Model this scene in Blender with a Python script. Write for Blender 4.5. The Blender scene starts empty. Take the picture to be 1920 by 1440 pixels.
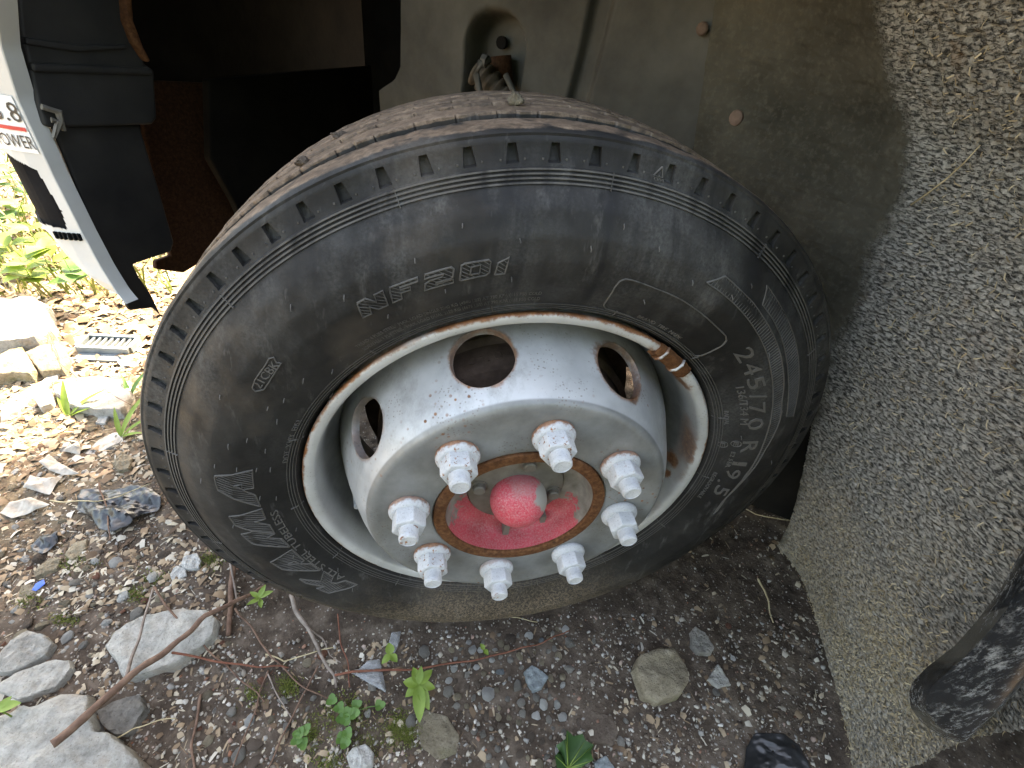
import bpy, bmesh, math, random
import numpy as np
from mathutils import Vector, Matrix

# ------------------------------------------------------------------ camera, sky, sun, exposure
SC = bpy.context.scene
COL = SC.collection
R_WC = np.array([[0.9799223, -0.1491884, 0.1322692], [-0.0052233, 0.6439663, 0.765036], [-0.1993114, -0.7503667, 0.6302577]])
CAM = np.array([-0.12575, -0.37201, 0.48127])
FPX = 860.63
cd = bpy.data.cameras.new('camera')
cam = bpy.data.objects.new('camera', cd)
COL.objects.link(cam)
cd.sensor_width = 36.0
cd.lens = FPX / 1920 * 36
cd.clip_start = 0.02
cd.clip_end = 200
mw = np.eye(4)
mw[:3, :3] = R_WC.T
mw[:3, 3] = CAM
cam.matrix_world = Matrix(mw.tolist())
SC.camera = cam

TH = math.radians(32)                     # the wheel is steered: the truck's own axes in the wheel's frame
EA = np.array([math.cos(TH), -math.sin(TH), 0])   # towards the rear of the truck
EB = np.array([math.sin(TH), math.cos(TH), 0])    # towards the inside of the truck
def TW(a, b, z):
    return np.asarray(a)[..., None] * EA + np.asarray(b)[..., None] * EB + np.asarray(z)[..., None] * np.array([0, 0, 1.0])

SUN_EL = 50.0
sd = 1.0 * EB - 0.03 * EA                # horizontal direction towards the sun: beyond the far side of the truck
SUN_AZ = math.atan2(sd[0], sd[1])
w = bpy.data.worlds.new('World')
SC.world = w
w.use_nodes = True
bg = w.node_tree.nodes['Background']
sky = w.node_tree.nodes.new('ShaderNodeTexSky')
sky.sky_type = 'NISHITA'
sky.sun_disc = False
sky.sun_elevation = math.radians(SUN_EL)
sky.sun_rotation = SUN_AZ
sky.air_density = 1.0
sky.dust_density = 4.0
sky.ozone_density = 0.6
w.node_tree.links.new(sky.outputs[0], bg.inputs[0])
bg.inputs[1].default_value = 0.13
sl = bpy.data.lights.new('sun', 'SUN')
sl.energy = 2.7
sl.angle = math.radians(0.53)
sl.color = (1.0, 0.94, 0.84)
so = bpy.data.objects.new('sun', sl)
COL.objects.link(so)
dv = Vector((math.sin(SUN_AZ) * math.cos(math.radians(SUN_EL)), math.cos(SUN_AZ) * math.cos(math.radians(SUN_EL)), math.sin(math.radians(SUN_EL))))
so.rotation_euler = (-dv).to_track_quat('-Z', 'Y').to_euler()
so.location = (0, 0, 6)
SC.view_settings.view_transform = 'Standard'
SC.view_settings.look = 'None'
SC.view_settings.gamma = 1.0
SC.view_settings.exposure = 3.72
SC.view_settings.use_white_balance = True      # the photograph is balanced for open shade
SC.view_settings.white_balance_temperature = 8600
SC.view_settings.white_balance_tint = 10
SC.render.engine = 'CYCLES'
SC.cycles.max_bounces = 8
SC.cycles.diffuse_bounces = 5

GZ = -0.392                                # ground level under the tyre (wheel centre is the origin)
rng = np.random.default_rng(11)
random.seed(7)

# ------------------------------------------------------------------ maths helpers
def hash3(ix, iy, iz, seed):
    h = (ix * 374761393 + iy * 668265263 + iz * 2147483647 + seed * 1274126177) & 0xFFFFFFFF
    h = ((h ^ (h >> 13)) * 1274126177) & 0xFFFFFFFF
    h = ((h ^ (h >> 16)) * 2246822519) & 0xFFFFFFFF
    return ((h ^ (h >> 15)) & 0xFFFFFF) / float(0xFFFFFF) * 2 - 1
def vn(P, s, seed=0):
    P = np.asarray(P, float) * s
    i = np.floor(P).astype(np.int64)
    f = P - i
    f = f * f * (3 - 2 * f)
    o = 0
    for dx in (0, 1):
        for dy in (0, 1):
            for dz in (0, 1):
                wgt = (f[..., 0] if dx else 1 - f[..., 0]) * (f[..., 1] if dy else 1 - f[..., 1]) * (f[..., 2] if dz else 1 - f[..., 2])
                o = o + wgt * hash3(i[..., 0] + dx, i[..., 1] + dy, i[..., 2] + dz, seed)
    return o
def fbm(P, s, n=4, seed=0, g=0.5):
    o, a = 0, 1.0
    for k in range(n):
        o = o + a * vn(P, s * 2 ** k, seed + k * 17)
        a *= g
    return o
def sstep(x, a, b):
    t = np.clip((np.asarray(x, float) - a) / (b - a), 0, 1)
    return t * t * (3 - 2 * t)
def ray(px, py):
    d = R_WC.T @ np.array([(px - 960) / FPX, -(py - 720) / FPX, -1.0])
    return d / np.linalg.norm(d)
def G(px, py, h=0.0):                      # point of the ground seen at a place in the photograph
    d = ray(px, py)
    return CAM + d * ((GZ + h - CAM[2]) / d[2])
def HB(px, py, b):                         # point of the truck's plane b = const
    d = ray(px, py)
    return CAM + d * ((b - CAM @ EB) / (d @ EB))
def HA(px, py, a):
    d = ray(px, py)
    return CAM + d * ((a - CAM @ EA) / (d @ EA))
def gz(x, y):
    x = np.asarray(x, float); y = np.asarray(y, float)
    P = np.stack([x, y, np.zeros_like(x)], -1)
    near = 1 - sstep(np.hypot(x / 1.4, (y - 0.08) / 1.0), 0.16, 0.34)
    far = sstep(np.hypot(x, y), 1.2, 4)
    h = 0.011 * fbm(P, 3.1, 3, 3) + 0.0045 * fbm(P, 17, 3, 9) * (1 - far) + 0.05 * far * fbm(P, 0.5, 2, 5)
    return GZ + h * (1 - 0.85 * near) - 0.002

# ------------------------------------------------------------------ object helpers
def link(o, parent=None):
    COL.objects.link(o)
    if parent is not None:
        o.parent = parent
    return o
def mesh_of(name, verts, faces, smooth=False):
    me = bpy.data.meshes.new(name)
    if isinstance(verts, np.ndarray):
        verts = verts.reshape(-1, 3)
    if isinstance(faces, np.ndarray) and faces.ndim == 2:
        n, k = faces.shape
        me.vertices.add(len(verts))
        me.vertices.foreach_set('co', np.asarray(verts, np.float32).ravel())
        me.loops.add(n * k)
        me.loops.foreach_set('vertex_index', faces.astype(np.int32).ravel())
        me.polygons.add(n)
        me.polygons.foreach_set('loop_start', np.arange(0, n * k, k, dtype=np.int32))
        me.polygons.foreach_set('loop_total', np.full(n, k, np.int32))
        me.update(calc_edges=True)
    else:
        me.from_pydata([tuple(map(float, v)) for v in verts], [], [tuple(map(int, f)) for f in faces])
        me.update()
    if smooth:
        me.polygons.foreach_set('use_smooth', np.ones(len(me.polygons), bool))
    return me
def obj(name, me, mat, parent=None, smooth_angle=None):
    o = bpy.data.objects.new(name, me)
    if mat is not None and len(me.materials) == 0:
        me.materials.append(mat)
    link(o, parent)
    if smooth_angle is not None:
        try:
            me.set_sharp_from_angle(angle=math.radians(smooth_angle))
        except Exception:
            pass
    return o
def tag(o, label, cat, group=None, kind=None):
    if label: o['label'] = label
    if cat: o['category'] = cat
    if group: o['group'] = group
    if kind or cat: o['kind'] = kind or 'thing'
    return o
def grid_faces(nr, nc, wrap=False):
    r = np.arange(nr - 1)[:, None]
    c = np.arange(nc if wrap else nc - 1)[None, :]
    c2 = (c + 1) % nc
    f = np.stack([r * nc + c, r * nc + c2, (r + 1) * nc + c2, (r + 1) * nc + c], -1)
    return f.reshape(-1, 4)
class MB:                                  # collects shapes into one mesh
    def __init__(s): s.v = []; s.f = []
    def add(s, V, F):
        k = len(s.v)
        s.v += [tuple(map(float, p)) for p in V]
        s.f += [tuple(int(i) + k for i in f) for f in F]
        return s
    def box(s, c, d, ax=None):
        ax = np.eye(3) if ax is None else np.asarray(ax)
        P = [np.asarray(c) + sum(ax[i] * (d[i] / 2 * sg[i]) for i in range(3)) for sg in
             [(-1,-1,-1),(1,-1,-1),(1,1,-1),(-1,1,-1),(-1,-1,1),(1,-1,1),(1,1,1),(-1,1,1)]]
        return s.add(P, [(0,3,2,1),(4,5,6,7),(0,1,5,4),(1,2,6,5),(2,3,7,6),(3,0,4,7)])
    def tube(s, pts, rad, n=7, cap=True):
        pts = [np.asarray(p, float) for p in pts]
        m = len(pts)
        rad = rad if hasattr(rad, '__len__') else [rad] * m
        V = []; up = np.array([0.13, 0.29, 0.95])
        for i, p in enumerate(pts):
            t = pts[min(i + 1, m - 1)] - pts[max(i - 1, 0)]
            t = t / (np.linalg.norm(t) + 1e-12)
            u = np.cross(up, t)
            if np.linalg.norm(u) < 1e-3: u = np.cross([1, 0, 0], t)
            u /= np.linalg.norm(u); v = np.cross(t, u)
            for k in range(n):
                a = 2 * math.pi * k / n
                V.append(p + rad[i] * (math.cos(a) * u + math.sin(a) * v))
        F = [(i * n + k, i * n + (k + 1) % n, (i + 1) * n + (k + 1) % n, (i + 1) * n + k) for i in range(m - 1) for k in range(n)]
        if cap: F += [tuple(range(n))[::-1], tuple((m - 1) * n + k for k in range(n))]
        return s.add(V, F)
    def mesh(s, name, smooth=False): return mesh_of(name, s.v, s.f, smooth)
    def build(s, name, mat, parent=None, smooth=False, angle=None): return obj(name, s.mesh(name, smooth), mat, parent, angle)
def revolve(prof, n, phase=0.0):           # prof rows (r, y) about the wheel axis
    prof = np.asarray(prof, float)
    a = np.linspace(0, 2 * math.pi, n, endpoint=False) + phase
    V = np.stack([prof[:, 0][:, None] * np.cos(a), np.repeat(prof[:, 1][:, None], n, 1), prof[:, 0][:, None] * np.sin(a)], -1)
    return V.reshape(-1, 3), grid_faces(len(prof), n, True)
def smooth_prof(ctrl, n):
    c = np.asarray(ctrl, float)
    d = np.r_[0, np.cumsum(np.hypot(*np.diff(c, axis=0).T))]
    t = np.linspace(0, d[-1], n)
    return np.stack([np.interp(t, d, c[:, 0]), np.interp(t, d, c[:, 1])], -1)

# ------------------------------------------------------------------ materials
class NT:
    def __init__(s, name, rough=0.6, metal=0.0, spec=0.5):
        s.mat = bpy.data.materials.new(name); s.mat.use_nodes = True
        s.nt = s.mat.node_tree; s.b = s.nt.nodes['Principled BSDF']
        s.b.inputs['Roughness'].default_value = rough
        s.b.inputs['Metallic'].default_value = metal
        s.b.inputs['Specular IOR Level'].default_value = spec
        s.tc = None
    def n(s, t): return s.nt.nodes.new(t)
    def l(s, a, b): s.nt.links.new(a, b)
    def put(s, sock, v):
        if hasattr(v, 'is_linked') or isinstance(v, bpy.types.NodeSocket): s.l(v, sock)
        elif hasattr(v, '__len__') and len(v) == 3 and sock.type == 'RGBA': sock.default_value = (*v, 1)
        else: sock.default_value = v
    def co(s, kind='Object'):
        if s.tc is None: s.tc = s.n('ShaderNodeTexCoord')
        return s.tc.outputs[kind]
    def gpos(s):
        return s.n('ShaderNodeNewGeometry').outputs['Position']
    def mapv(s, vec, scale):
        m = s.n('ShaderNodeMapping'); s.l(vec, m.inputs[0]); m.inputs['Scale'].default_value = scale
        return m.outputs[0]
    def noise(s, scale, detail=4, rough=0.55, vec=None, dist=0.0):
        t = s.n('ShaderNodeTexNoise')
        t.inputs['Scale'].default_value = scale; t.inputs['Detail'].default_value = detail
        t.inputs['Roughness'].default_value = rough; t.inputs['Distortion'].default_value = dist
        s.l(vec if vec is not None else s.co(), t.inputs['Vector'])
        return t.outputs[0]
    def vor(s, scale, vec=None, out='Distance', feat='F1'):
        t = s.n('ShaderNodeTexVoronoi'); t.feature = feat; t.inputs['Scale'].default_value = scale
        s.l(vec if vec is not None else s.co(), t.inputs['Vector'])
        return t.outputs[out]
    def ramp(s, fac, stops, interp='LINEAR'):
        r = s.n('ShaderNodeValToRGB'); s.l(fac, r.inputs[0]); cr = r.color_ramp; cr.interpolation = interp
        while len(cr.elements) < len(stops): cr.elements.new(0.5)
        for e, (p, c) in zip(cr.elements, stops):
            e.position = p
            e.color = (*c, 1) if hasattr(c, '__len__') else (c, c, c, 1)
        return r.outputs[0]
    def mix(s, fac, a, b, mode='MIX'):
        m = s.n('ShaderNodeMix'); m.data_type = 'RGBA'; m.blend_type = mode
        s.put(m.inputs[0], fac); s.put(m.inputs[6], a); s.put(m.inputs[7], b)
        return m.outputs[2]
    def math(s, op, a, b=None, c=None):
        m = s.n('ShaderNodeMath'); m.operation = op
        s.put(m.inputs[0], a)
        if b is not None: s.put(m.inputs[1], b)
        if c is not None: s.put(m.inputs[2], c)
        return m.outputs[0]
    def mrange(s, v, a, b, c=0.0, d=1.0, smooth=True):
        m = s.n('ShaderNodeMapRange'); m.interpolation_type = 'SMOOTHSTEP' if smooth else 'LINEAR'
        s.put(m.inputs[0], v)
        for i, q in enumerate((a, b, c, d)): m.inputs[1 + i].default_value = q
        return m.outputs[0]
    def xyz(s, vec=None):
        x = s.n('ShaderNodeSeparateXYZ'); s.l(vec if vec is not None else s.co(), x.inputs[0]); return x.outputs
    def dist(s, p, vec=None):
        m = s.n('ShaderNodeVectorMath'); m.operation = 'DISTANCE'; s.l(vec if vec is not None else s.co(), m.inputs[0]); m.inputs[1].default_value = p
        return m.outputs['Value']
    def bump(s, h, strength=0.3, d=0.002, prev=None):
        b = s.n('ShaderNodeBump'); b.inputs['Strength'].default_value = strength; b.inputs['Distance'].default_value = d
        s.l(h, b.inputs['Height'])
        if prev is not None: s.l(prev, b.inputs['Normal'])
        return b.outputs[0]
    def island(s): return s.n('ShaderNodeNewGeometry').outputs['Random Per Island']
    def orand(s): return s.n('ShaderNodeObjectInfo').outputs['Random']
    def done(s, col=None, rough=None, nrm=None):
        if col is not None: s.put(s.b.inputs['Base Color'], col)
        if rough is not None: s.put(s.b.inputs['Roughness'], rough)
        if nrm is not None: s.l(nrm, s.b.inputs['Normal'])
        return s.mat

def mat_tyre(letter=False):
    m = NT('worn_highlit_raised_rubber' if letter else 'tyre_rubber', 0.6, 0, 0.26)
    o = m.xyz(); x, y, z = o[0], o[1], o[2]
    r = m.math('SQRT', m.math('ADD', m.math('MULTIPLY', x, x), m.math('MULTIPLY', z, z)))
    c = m.ramp(m.noise(7, 5, 0.6), [(0.3, (0.0065, 0.0064, 0.0062)), (0.5, (0.0135, 0.013, 0.0124)), (0.72, (0.032, 0.0305, 0.0285))])
    if letter: c = m.mix(0.30, c, (0.24, 0.225, 0.205))  # paler raised rubber: worn lettering, and a painted highlight on the ring crests
    fine = m.noise(330, 3, 0.7)
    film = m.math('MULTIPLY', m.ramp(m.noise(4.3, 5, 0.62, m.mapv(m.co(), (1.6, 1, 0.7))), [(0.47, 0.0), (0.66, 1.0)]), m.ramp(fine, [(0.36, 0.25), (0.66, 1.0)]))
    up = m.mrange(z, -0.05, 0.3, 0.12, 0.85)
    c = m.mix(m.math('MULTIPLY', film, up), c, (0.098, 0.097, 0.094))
    scuff = m.ramp(m.noise(60, 4, 0.75, m.mapv(m.co(), (1, 1, 0.25))), [(0.58, 0.0), (0.8, 0.5)])
    c = m.mix(scuff, c, (0.13, 0.125, 0.118))
    runs = m.math('MULTIPLY', m.ramp(m.noise(16, 4, 0.6, m.mapv(m.co(), (2.2, 1, 0.16))), [(0.50, 0.0), (0.62, 0.75)]), m.mrange(z, 0.22, 0.32))
    c = m.mix(runs, c, (0.009, 0.009, 0.010))
    brown = m.ramp(m.noise(5.5, 4, 0.6, m.mapv(m.co(), (1, 3, 1))), [(0.55, 0.0), (0.75, 0.55)])
    c = m.mix(m.math('MULTIPLY', brown, m.mrange(x, 0.1, -0.25)), c, (0.125, 0.098, 0.075))
    # dried mud on the tread and along the foot of the tyre
    n1 = m.noise(38, 4, 0.65)
    tread = m.mrange(m.math('ADD', r, m.math('MULTIPLY', m.math('SUBTRACT', n1, 0.5), 0.004)), 0.4153, 0.4163)
    dust = m.ramp(m.noise(140, 5, 0.8), [(0.3, (0.045, 0.030, 0.021)), (0.55, (0.165, 0.115, 0.080)), (0.8, (0.28, 0.21, 0.15))])
    tf = m.math('MULTIPLY', tread, m.ramp(m.noise(34, 5, 0.75), [(0.30, 0.35), (0.55, 1.0)]))
    if not letter: c = m.mix(tf, c, dust)
    lo = m.math('ADD', m.math('MULTIPLY', z, -1.0), m.math('MULTIPLY', m.math('SUBTRACT', m.noise(9, 4, 0.6), 0.5), 0.16))
    lowm = m.math('MULTIPLY', m.mrange(lo, 0.20, 0.36), m.ramp(m.noise(290, 4, 0.9), [(0.44, 0.0), (0.60, 0.95)]))
    c = m.mix(lowm, c, (0.27, 0.20, 0.135))
    veil = m.math('MULTIPLY', m.mrange(lo, 0.16, 0.40), 0.28)
    c = m.mix(veil, c, (0.095, 0.072, 0.050))
    nb = m.bump(fine, 0.35, 0.0006, m.bump(m.noise(70, 4, 0.6), 0.25, 0.002))
    return m.done(c, m.mrange(m.noise(30, 3), 0.3, 0.7, 0.52, 0.74), nb)

def rust_mix(m, c, fac, dark=1.0):
    rc = m.ramp(m.noise(150, 5, 0.7), [(0.25, (0.06 * dark, 0.025 * dark, 0.012 * dark)), (0.5, (0.21 * dark, 0.085 * dark, 0.035 * dark)), (0.78, (0.38 * dark, 0.185 * dark, 0.085 * dark))])
    return m.mix(fac, c, rc)
def mat_disc():
    m = NT('silver_wheel_paint', 0.42, 0.25, 0.5)
    o = m.xyz()
    c = m.ramp(m.noise(11, 5, 0.6), [(0.25, (0.26, 0.265, 0.265)), (0.5, (0.40, 0.41, 0.415)), (0.75, (0.50, 0.515, 0.525))])
    c = m.mix(m.math('MULTIPLY', m.mrange(o[1], -0.0405, -0.043), 0.88), c, m.ramp(m.noise(16, 5, 0.65, m.mapv(m.co(), (1, 1, 1))), [(0.25, (0.10, 0.10, 0.095)), (0.5, (0.18, 0.182, 0.175)), (0.75, (0.27, 0.272, 0.265))]))  # darker flat face: grime plus its shading against the cone, put into the colour
    sp = m.math('MULTIPLY', m.ramp(m.vor(120), [(0.16, 1.0), (0.26, 0.0)]), m.ramp(m.noise(9, 4, 0.7), [(0.53, 0.0), (0.62, 1.0)]))
    sp2 = m.math('MULTIPLY', m.ramp(m.vor(260), [(0.18, 1.0), (0.30, 0.0)]), m.ramp(m.noise(19, 3, 0.5, m.mapv(m.co(), (1.1, 1.3, 0.9))), [(0.52, 0.0), (0.62, 1.0)]))
    c = rust_mix(m, c, sp)
    c = m.mix(m.math('MULTIPLY', sp2, 0.55), c, (0.12, 0.085, 0.055))
    n1 = m.noise(45, 4, 0.7)
    for p, rad in (((0.075, 0.012, 0.198), 0.020), ((0.108, -0.02, 0.165), 0.012)):
        d = m.math('ADD', m.dist(p), m.math('MULTIPLY', m.math('SUBTRACT', n1, 0.5), rad * 1.8))
        c = rust_mix(m, c, m.mrange(d, rad, rad * 0.55, 0, 0.8), 0.8)
    smear = m.ramp(m.noise(13, 6, 0.75, m.mapv(m.co(), (1.5, 1, 0.6))), [(0.50, 0.0), (0.72, 0.6)])
    c = m.mix(smear, c, (0.15, 0.145, 0.13))
    n9 = m.math('MULTIPLY', m.math('SUBTRACT', m.noise(60, 4, 0.7), 0.5), 0.012)
    for h in range(8):                     # rust creeping from the edge of each hand hole
        ha = math.radians(107.1 - 45 * h)
        dd = m.math('ADD', m.dist((0.2087 * math.cos(ha), 0.0065, 0.2087 * math.sin(ha))), n9)
        c = rust_mix(m, c, m.mrange(dd, 0.0385, 0.0345, 0, 0.75 if h in (0, 1) else 0.45))
    r = m.math('SQRT', m.math('ADD', m.math('MULTIPLY', o[0], o[0]), m.math('MULTIPLY', o[2], o[2])))
    grime = m.math('MULTIPLY', m.mrange(r, 0.208, 0.226), m.ramp(m.noise(24, 4), [(0.35, 0.15), (0.65, 0.7)]))
    c = m.mix(grime, c, (0.15, 0.14, 0.12))
    return m.done(c, m.mrange(n1, 0.3, 0.7, 0.36, 0.55), m.bump(m.noise(120, 4, 0.7), 0.12, 0.001))
def mat_rim():
    m = NT('rim_paint', 0.4, 0.15, 0.5)
    c = m.ramp(m.noise(13, 5, 0.6), [(0.3, (0.36, 0.355, 0.335)), (0.7, (0.54, 0.54, 0.53))])
    o = m.xyz()
    r = m.math('SQRT', m.math('ADD', m.math('MULTIPLY', o[0], o[0]), m.math('MULTIPLY', o[2], o[2])))
    n1 = m.noise(55, 5, 0.75); n2 = m.noise(9, 3)
    dirty = m.math('MULTIPLY', m.mrange(r, 0.2465, 0.240), m.ramp(m.noise(16, 4, 0.65), [(0.3, 0.7), (0.7, 0.97)]))
    c = m.mix(dirty, c, m.ramp(m.noise(30, 4), [(0.3, (0.055, 0.055, 0.055)), (0.7, (0.16, 0.158, 0.15))]))
    edge = m.math('MULTIPLY', m.mrange(m.math('ADD', r, m.math('MULTIPLY', m.math('SUBTRACT', n1, 0.5), 0.012)), 0.2565, 0.2595), m.ramp(n2, [(0.36, 0.0), (0.52, 1.0)]))
    c = rust_mix(m, c, edge)
    e2 = m.math('MULTIPLY', m.mrange(m.math('ADD', r, m.math('MULTIPLY', m.math('SUBTRACT', n1, 0.5), 0.014)), 0.2495, 0.2465), m.math('MULTIPLY', m.mrange(r, 0.240, 0.245), m.ramp(m.noise(7, 3), [(0.56, 0.0), (0.68, 0.8)])))
    c = rust_mix(m, c, e2)
    for p, rad in (((0.155, 0.014, 0.187), 0.030), ((0.178, 0.016, 0.165), 0.024), ((0.128, 0.010, 0.208), 0.026), ((0.238, 0.03, 0.0), 0.016), ((0.24, 0.025, -0.025), 0.010)):
        d = m.math('ADD', m.dist(p), m.math('MULTIPLY', m.math('SUBTRACT', n1, 0.5), rad * 1.9))
        c = rust_mix(m, c, m.mrange(d, rad, rad * 0.5, 0, 0.95))
    sp = m.math('MULTIPLY', m.ramp(m.vor(260), [(0.08, 1.0), (0.2, 0.0)]), m.ramp(m.noise(15, 3), [(0.45, 0.0), (0.6, 1.0)]))
    c = m.mix(m.math('MULTIPLY', sp, 0.7), c, (0.13, 0.085, 0.05))
    return m.done(c, 0.42, m.bump(n1, 0.15, 0.001))
def mat_simple(name, a, b, scale=20, rough=0.6, metal=0.0, bscale=120, bstr=0.15, bd=0.001, spec=0.5, rustf=None, detail=5):
    m = NT(name, rough, metal, spec)
    c = m.ramp(m.noise(scale, detail, 0.62), [(0.3, a), (0.7, b)])
    if rustf is not None:
        c = rust_mix(m, c, m.ramp(m.noise(rustf[0], 5, 0.7), [(rustf[1], 0.0), (rustf[1] + 0.08, 1.0)]))
    return m.done(c, None, m.bump(m.noise(bscale, 4, 0.65), bstr, bd))
def mat_rust(name, dark=1.0):
    m = NT(name, 0.85, 0, 0.2)
    c = rust_mix(m, (0.1, 0.05, 0.03), 1.0, dark)
    return m.done(c, None, m.bump(m.noise(160, 4, 0.7), 0.5, 0.0012))
def mat_red():
    m = NT('worn_red_hub_paint', 0.6, 0, 0.4)
    w0 = m.noise(24, 5, 0.7); sp = m.noise(420, 3, 0.8)
    c = m.ramp(m.noise(30, 3), [(0.3, (0.30, 0.018, 0.03)), (0.7, (0.50, 0.04, 0.065))])
    c = m.mix(m.ramp(sp, [(0.42, 0.05), (0.72, 0.75)]), c, (0.36, 0.20, 0.185))
    o = m.xyz()
    up = m.math('ADD', m.math('MULTIPLY', o[2], 4.5), w0)
    grey = m.ramp(m.noise(60, 4), [(0.3, (0.12, 0.105, 0.085)), (0.7, (0.25, 0.225, 0.19))])
    c = m.mix(m.mrange(up, 0.33, 0.39), c, grey)
    return m.done(c, None, m.bump(sp, 0.2, 0.0008))
def mat_redcap():
    m = NT('dusty_red_cap_paint', 0.55, 0, 0.4)
    sp = m.noise(430, 3, 0.8)
    c = m.ramp(m.noise(60, 3), [(0.3, (0.40, 0.025, 0.045)), (0.7, (0.56, 0.05, 0.08))])
    c = m.mix(m.ramp(sp, [(0.42, 0.0), (0.70, 0.7)]), c, (0.46, 0.27, 0.26))
    d = m.math('ADD', m.dist((0.031, -0.035, 0.016)), m.math('MULTIPLY', m.math('SUBTRACT', m.noise(70, 4), 0.5), 0.03))
    c = m.mix(m.mrange(d, 0.024, 0.019), c, (0.27, 0.25, 0.22))
    d2 = m.math('ADD', m.dist((0.0, -0.03, 0.034)), m.math('MULTIPLY', m.math('SUBTRACT', m.noise(70, 4), 0.5), 0.03))
    c = m.mix(m.mrange(d2, 0.026, 0.012, 0, 0.3), c, (0.30, 0.26, 0.23))
    return m.done(c, None, m.bump(sp, 0.2, 0.0008))
def mat_nut():
    m = NT('speckled_white_nut_paint', 0.6, 0, 0.4)
    c = m.ramp(m.noise(40, 4), [(0.3, (0.38, 0.39, 0.40)), (0.7, (0.52, 0.53, 0.54))])
    c = m.mix(m.ramp(m.noise(460, 3, 0.85), [(0.54, 0.0), (0.68, 0.55)]), c, (0.15, 0.14, 0.13))
    o = m.xyz(); rd = m.orand()
    fl = m.math('MULTIPLY', m.mrange(m.math('ADD', o[1], m.math('MULTIPLY', m.math('SUBTRACT', m.noise(120, 4), 0.5), 0.02)), -0.008, -0.003), m.mrange(rd, 0.6, 0.95))
    c = rust_mix(m, c, m.math('MULTIPLY', fl, 0.9))
    sp = m.math('MULTIPLY', m.ramp(m.noise(190, 3, 0.6), [(0.60, 0.0), (0.66, 1.0)]), m.mrange(rd, 0.85, 0.95))
    c = rust_mix(m, c, sp)
    return m.done(c, None, m.bump(m.noise(260, 4, 0.7), 0.35, 0.001))

# ------------------------------------------------------------------ the truck: one thing, its parts and sub-parts
def root(name, loc, label, cat, group=None):
    e = bpy.data.objects.new(name, None)
    e.empty_display_size = 0.1
    e.location = tuple(map(float, loc))
    COL.objects.link(e)
    tag(e, label, cat, group)
    return e
def keep(o, base):                         # child built in world coordinates under a root that stands at base
    o.matrix_parent_inverse = Matrix.Translation((-base[0], -base[1], -base[2]))
    return o
T0 = (0.0, 0.0, GZ)
truck = root('truck', T0, 'old white truck with its front wheel turned outward in the open wheel arch', 'truck')
def part(name, me, mat, angle=None):
    return keep(obj(name, me, mat, truck, angle), T0)
def sub(name, me, mat, parent, angle=None, kind=None):
    o = obj(name, me, mat, parent, angle)
    if kind: o['kind'] = kind
    return o

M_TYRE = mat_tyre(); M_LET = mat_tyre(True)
M_DISC = mat_disc(); M_RIM = mat_rim(); M_NUT = mat_nut()
M_RUST = mat_rust('orange_brown_rust', 0.5); M_RUSTD = mat_rust('dark_rust', 0.22)
M_RED = mat_red(); M_REDCAP = mat_redcap()
M_DRUM = mat_simple('brake_drum_rust', (0.075, 0.048, 0.036), (0.17, 0.115, 0.088), 45, 0.8, 0, 140, 0.5, 0.0015, 0.3)
M_HUB = mat_simple('greasy_hub_metal', (0.10, 0.09, 0.075), (0.20, 0.18, 0.15), 40, 0.55, 0.2)
M_BLACK = mat_simple('black_moulded_plastic', (0.006, 0.006, 0.0065), (0.026, 0.024, 0.022), 11, 0.65, 0, 300, 0.2)
M_BUMP = mat_simple('off_white_bumper_paint', (0.50, 0.50, 0.48), (0.64, 0.64, 0.62), 6, 0.4, 0, 60, 0.05)
M_WELL = mat_simple('dusty_wheel_well_panel', (0.036, 0.034, 0.029), (0.092, 0.087, 0.074), 7, 0.8, 0, 90, 0.35, 0.002, 0.3, (26, 0.71))
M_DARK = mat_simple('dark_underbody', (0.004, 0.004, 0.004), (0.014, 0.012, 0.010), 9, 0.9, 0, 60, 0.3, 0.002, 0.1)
M_CAB = mat_simple('white_cab_paint', (0.62, 0.62, 0.60), (0.72, 0.72, 0.70), 4, 0.4)

# ---- tyre
PROF_R = np.array([0.2585, 0.262, 0.268, 0.28, 0.30, 0.325, 0.345, 0.365, 0.381, 0.391, 0.40, 0.410, 0.416])
PROF_Y = np.array([0.012, 0.004, -0.006, -0.012, -0.022, -0.028, -0.027, -0.019, -0.0076, -0.004, 0.0, 0.002, 0.008])
def yof(r): return np.interp(r, PROF_R, PROF_Y)
def bulge(r, th):
    wgt = sstep(-np.sin(th), -0.35, 0.9)
    return -0.003 * wgt * np.sin(np.pi * np.clip((r - 0.262) / (0.412 - 0.262), 0, 1)) ** 0.8
def side_y(r, th, lift=0.0): return yof(r) + bulge(r, th) - lift
def settle(V):                             # the tyre flattens where it stands
    V = V.copy(); lim = GZ + 0.0005
    low = V[:, 2] < lim
    V[low, 2] = lim + (V[low, 2] - lim) * 0.06
    return V
NP = 76
pitch = 2 * math.pi / NP
pc0 = math.radians(98.24)
rows = []                                  # (r, y, kind, depth)
def addrow(r, y, kind=0, t=0.0): rows.append((r, y, kind, t))
for r in (0.2585, 0.262, 0.2645): addrow(r, float(yof(r)))
for k in range(4):                         # fine rings round the bead
    rc = 0.2665 + k * 0.0027
    for dr, h in ((-0.0009, 0), (-0.0003, 0.0011), (0.0003, 0.0011), (0.0009, 0)):
        addrow(rc + dr, float(yof(rc + dr)) - h)
for r in np.linspace(0.279, 0.3795, 34): addrow(float(r), float(yof(r)))
for k in range(4):                         # the four raised rings at the buttress
    rc = 0.3812 + k * 0.0031
    for dr, h in ((-0.0013, 0.0), (-0.0006, 0.0017), (0.0006, 0.0017), (0.0013, 0.0)):
        addrow(rc + dr, float(yof(rc + dr)) - h)
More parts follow.
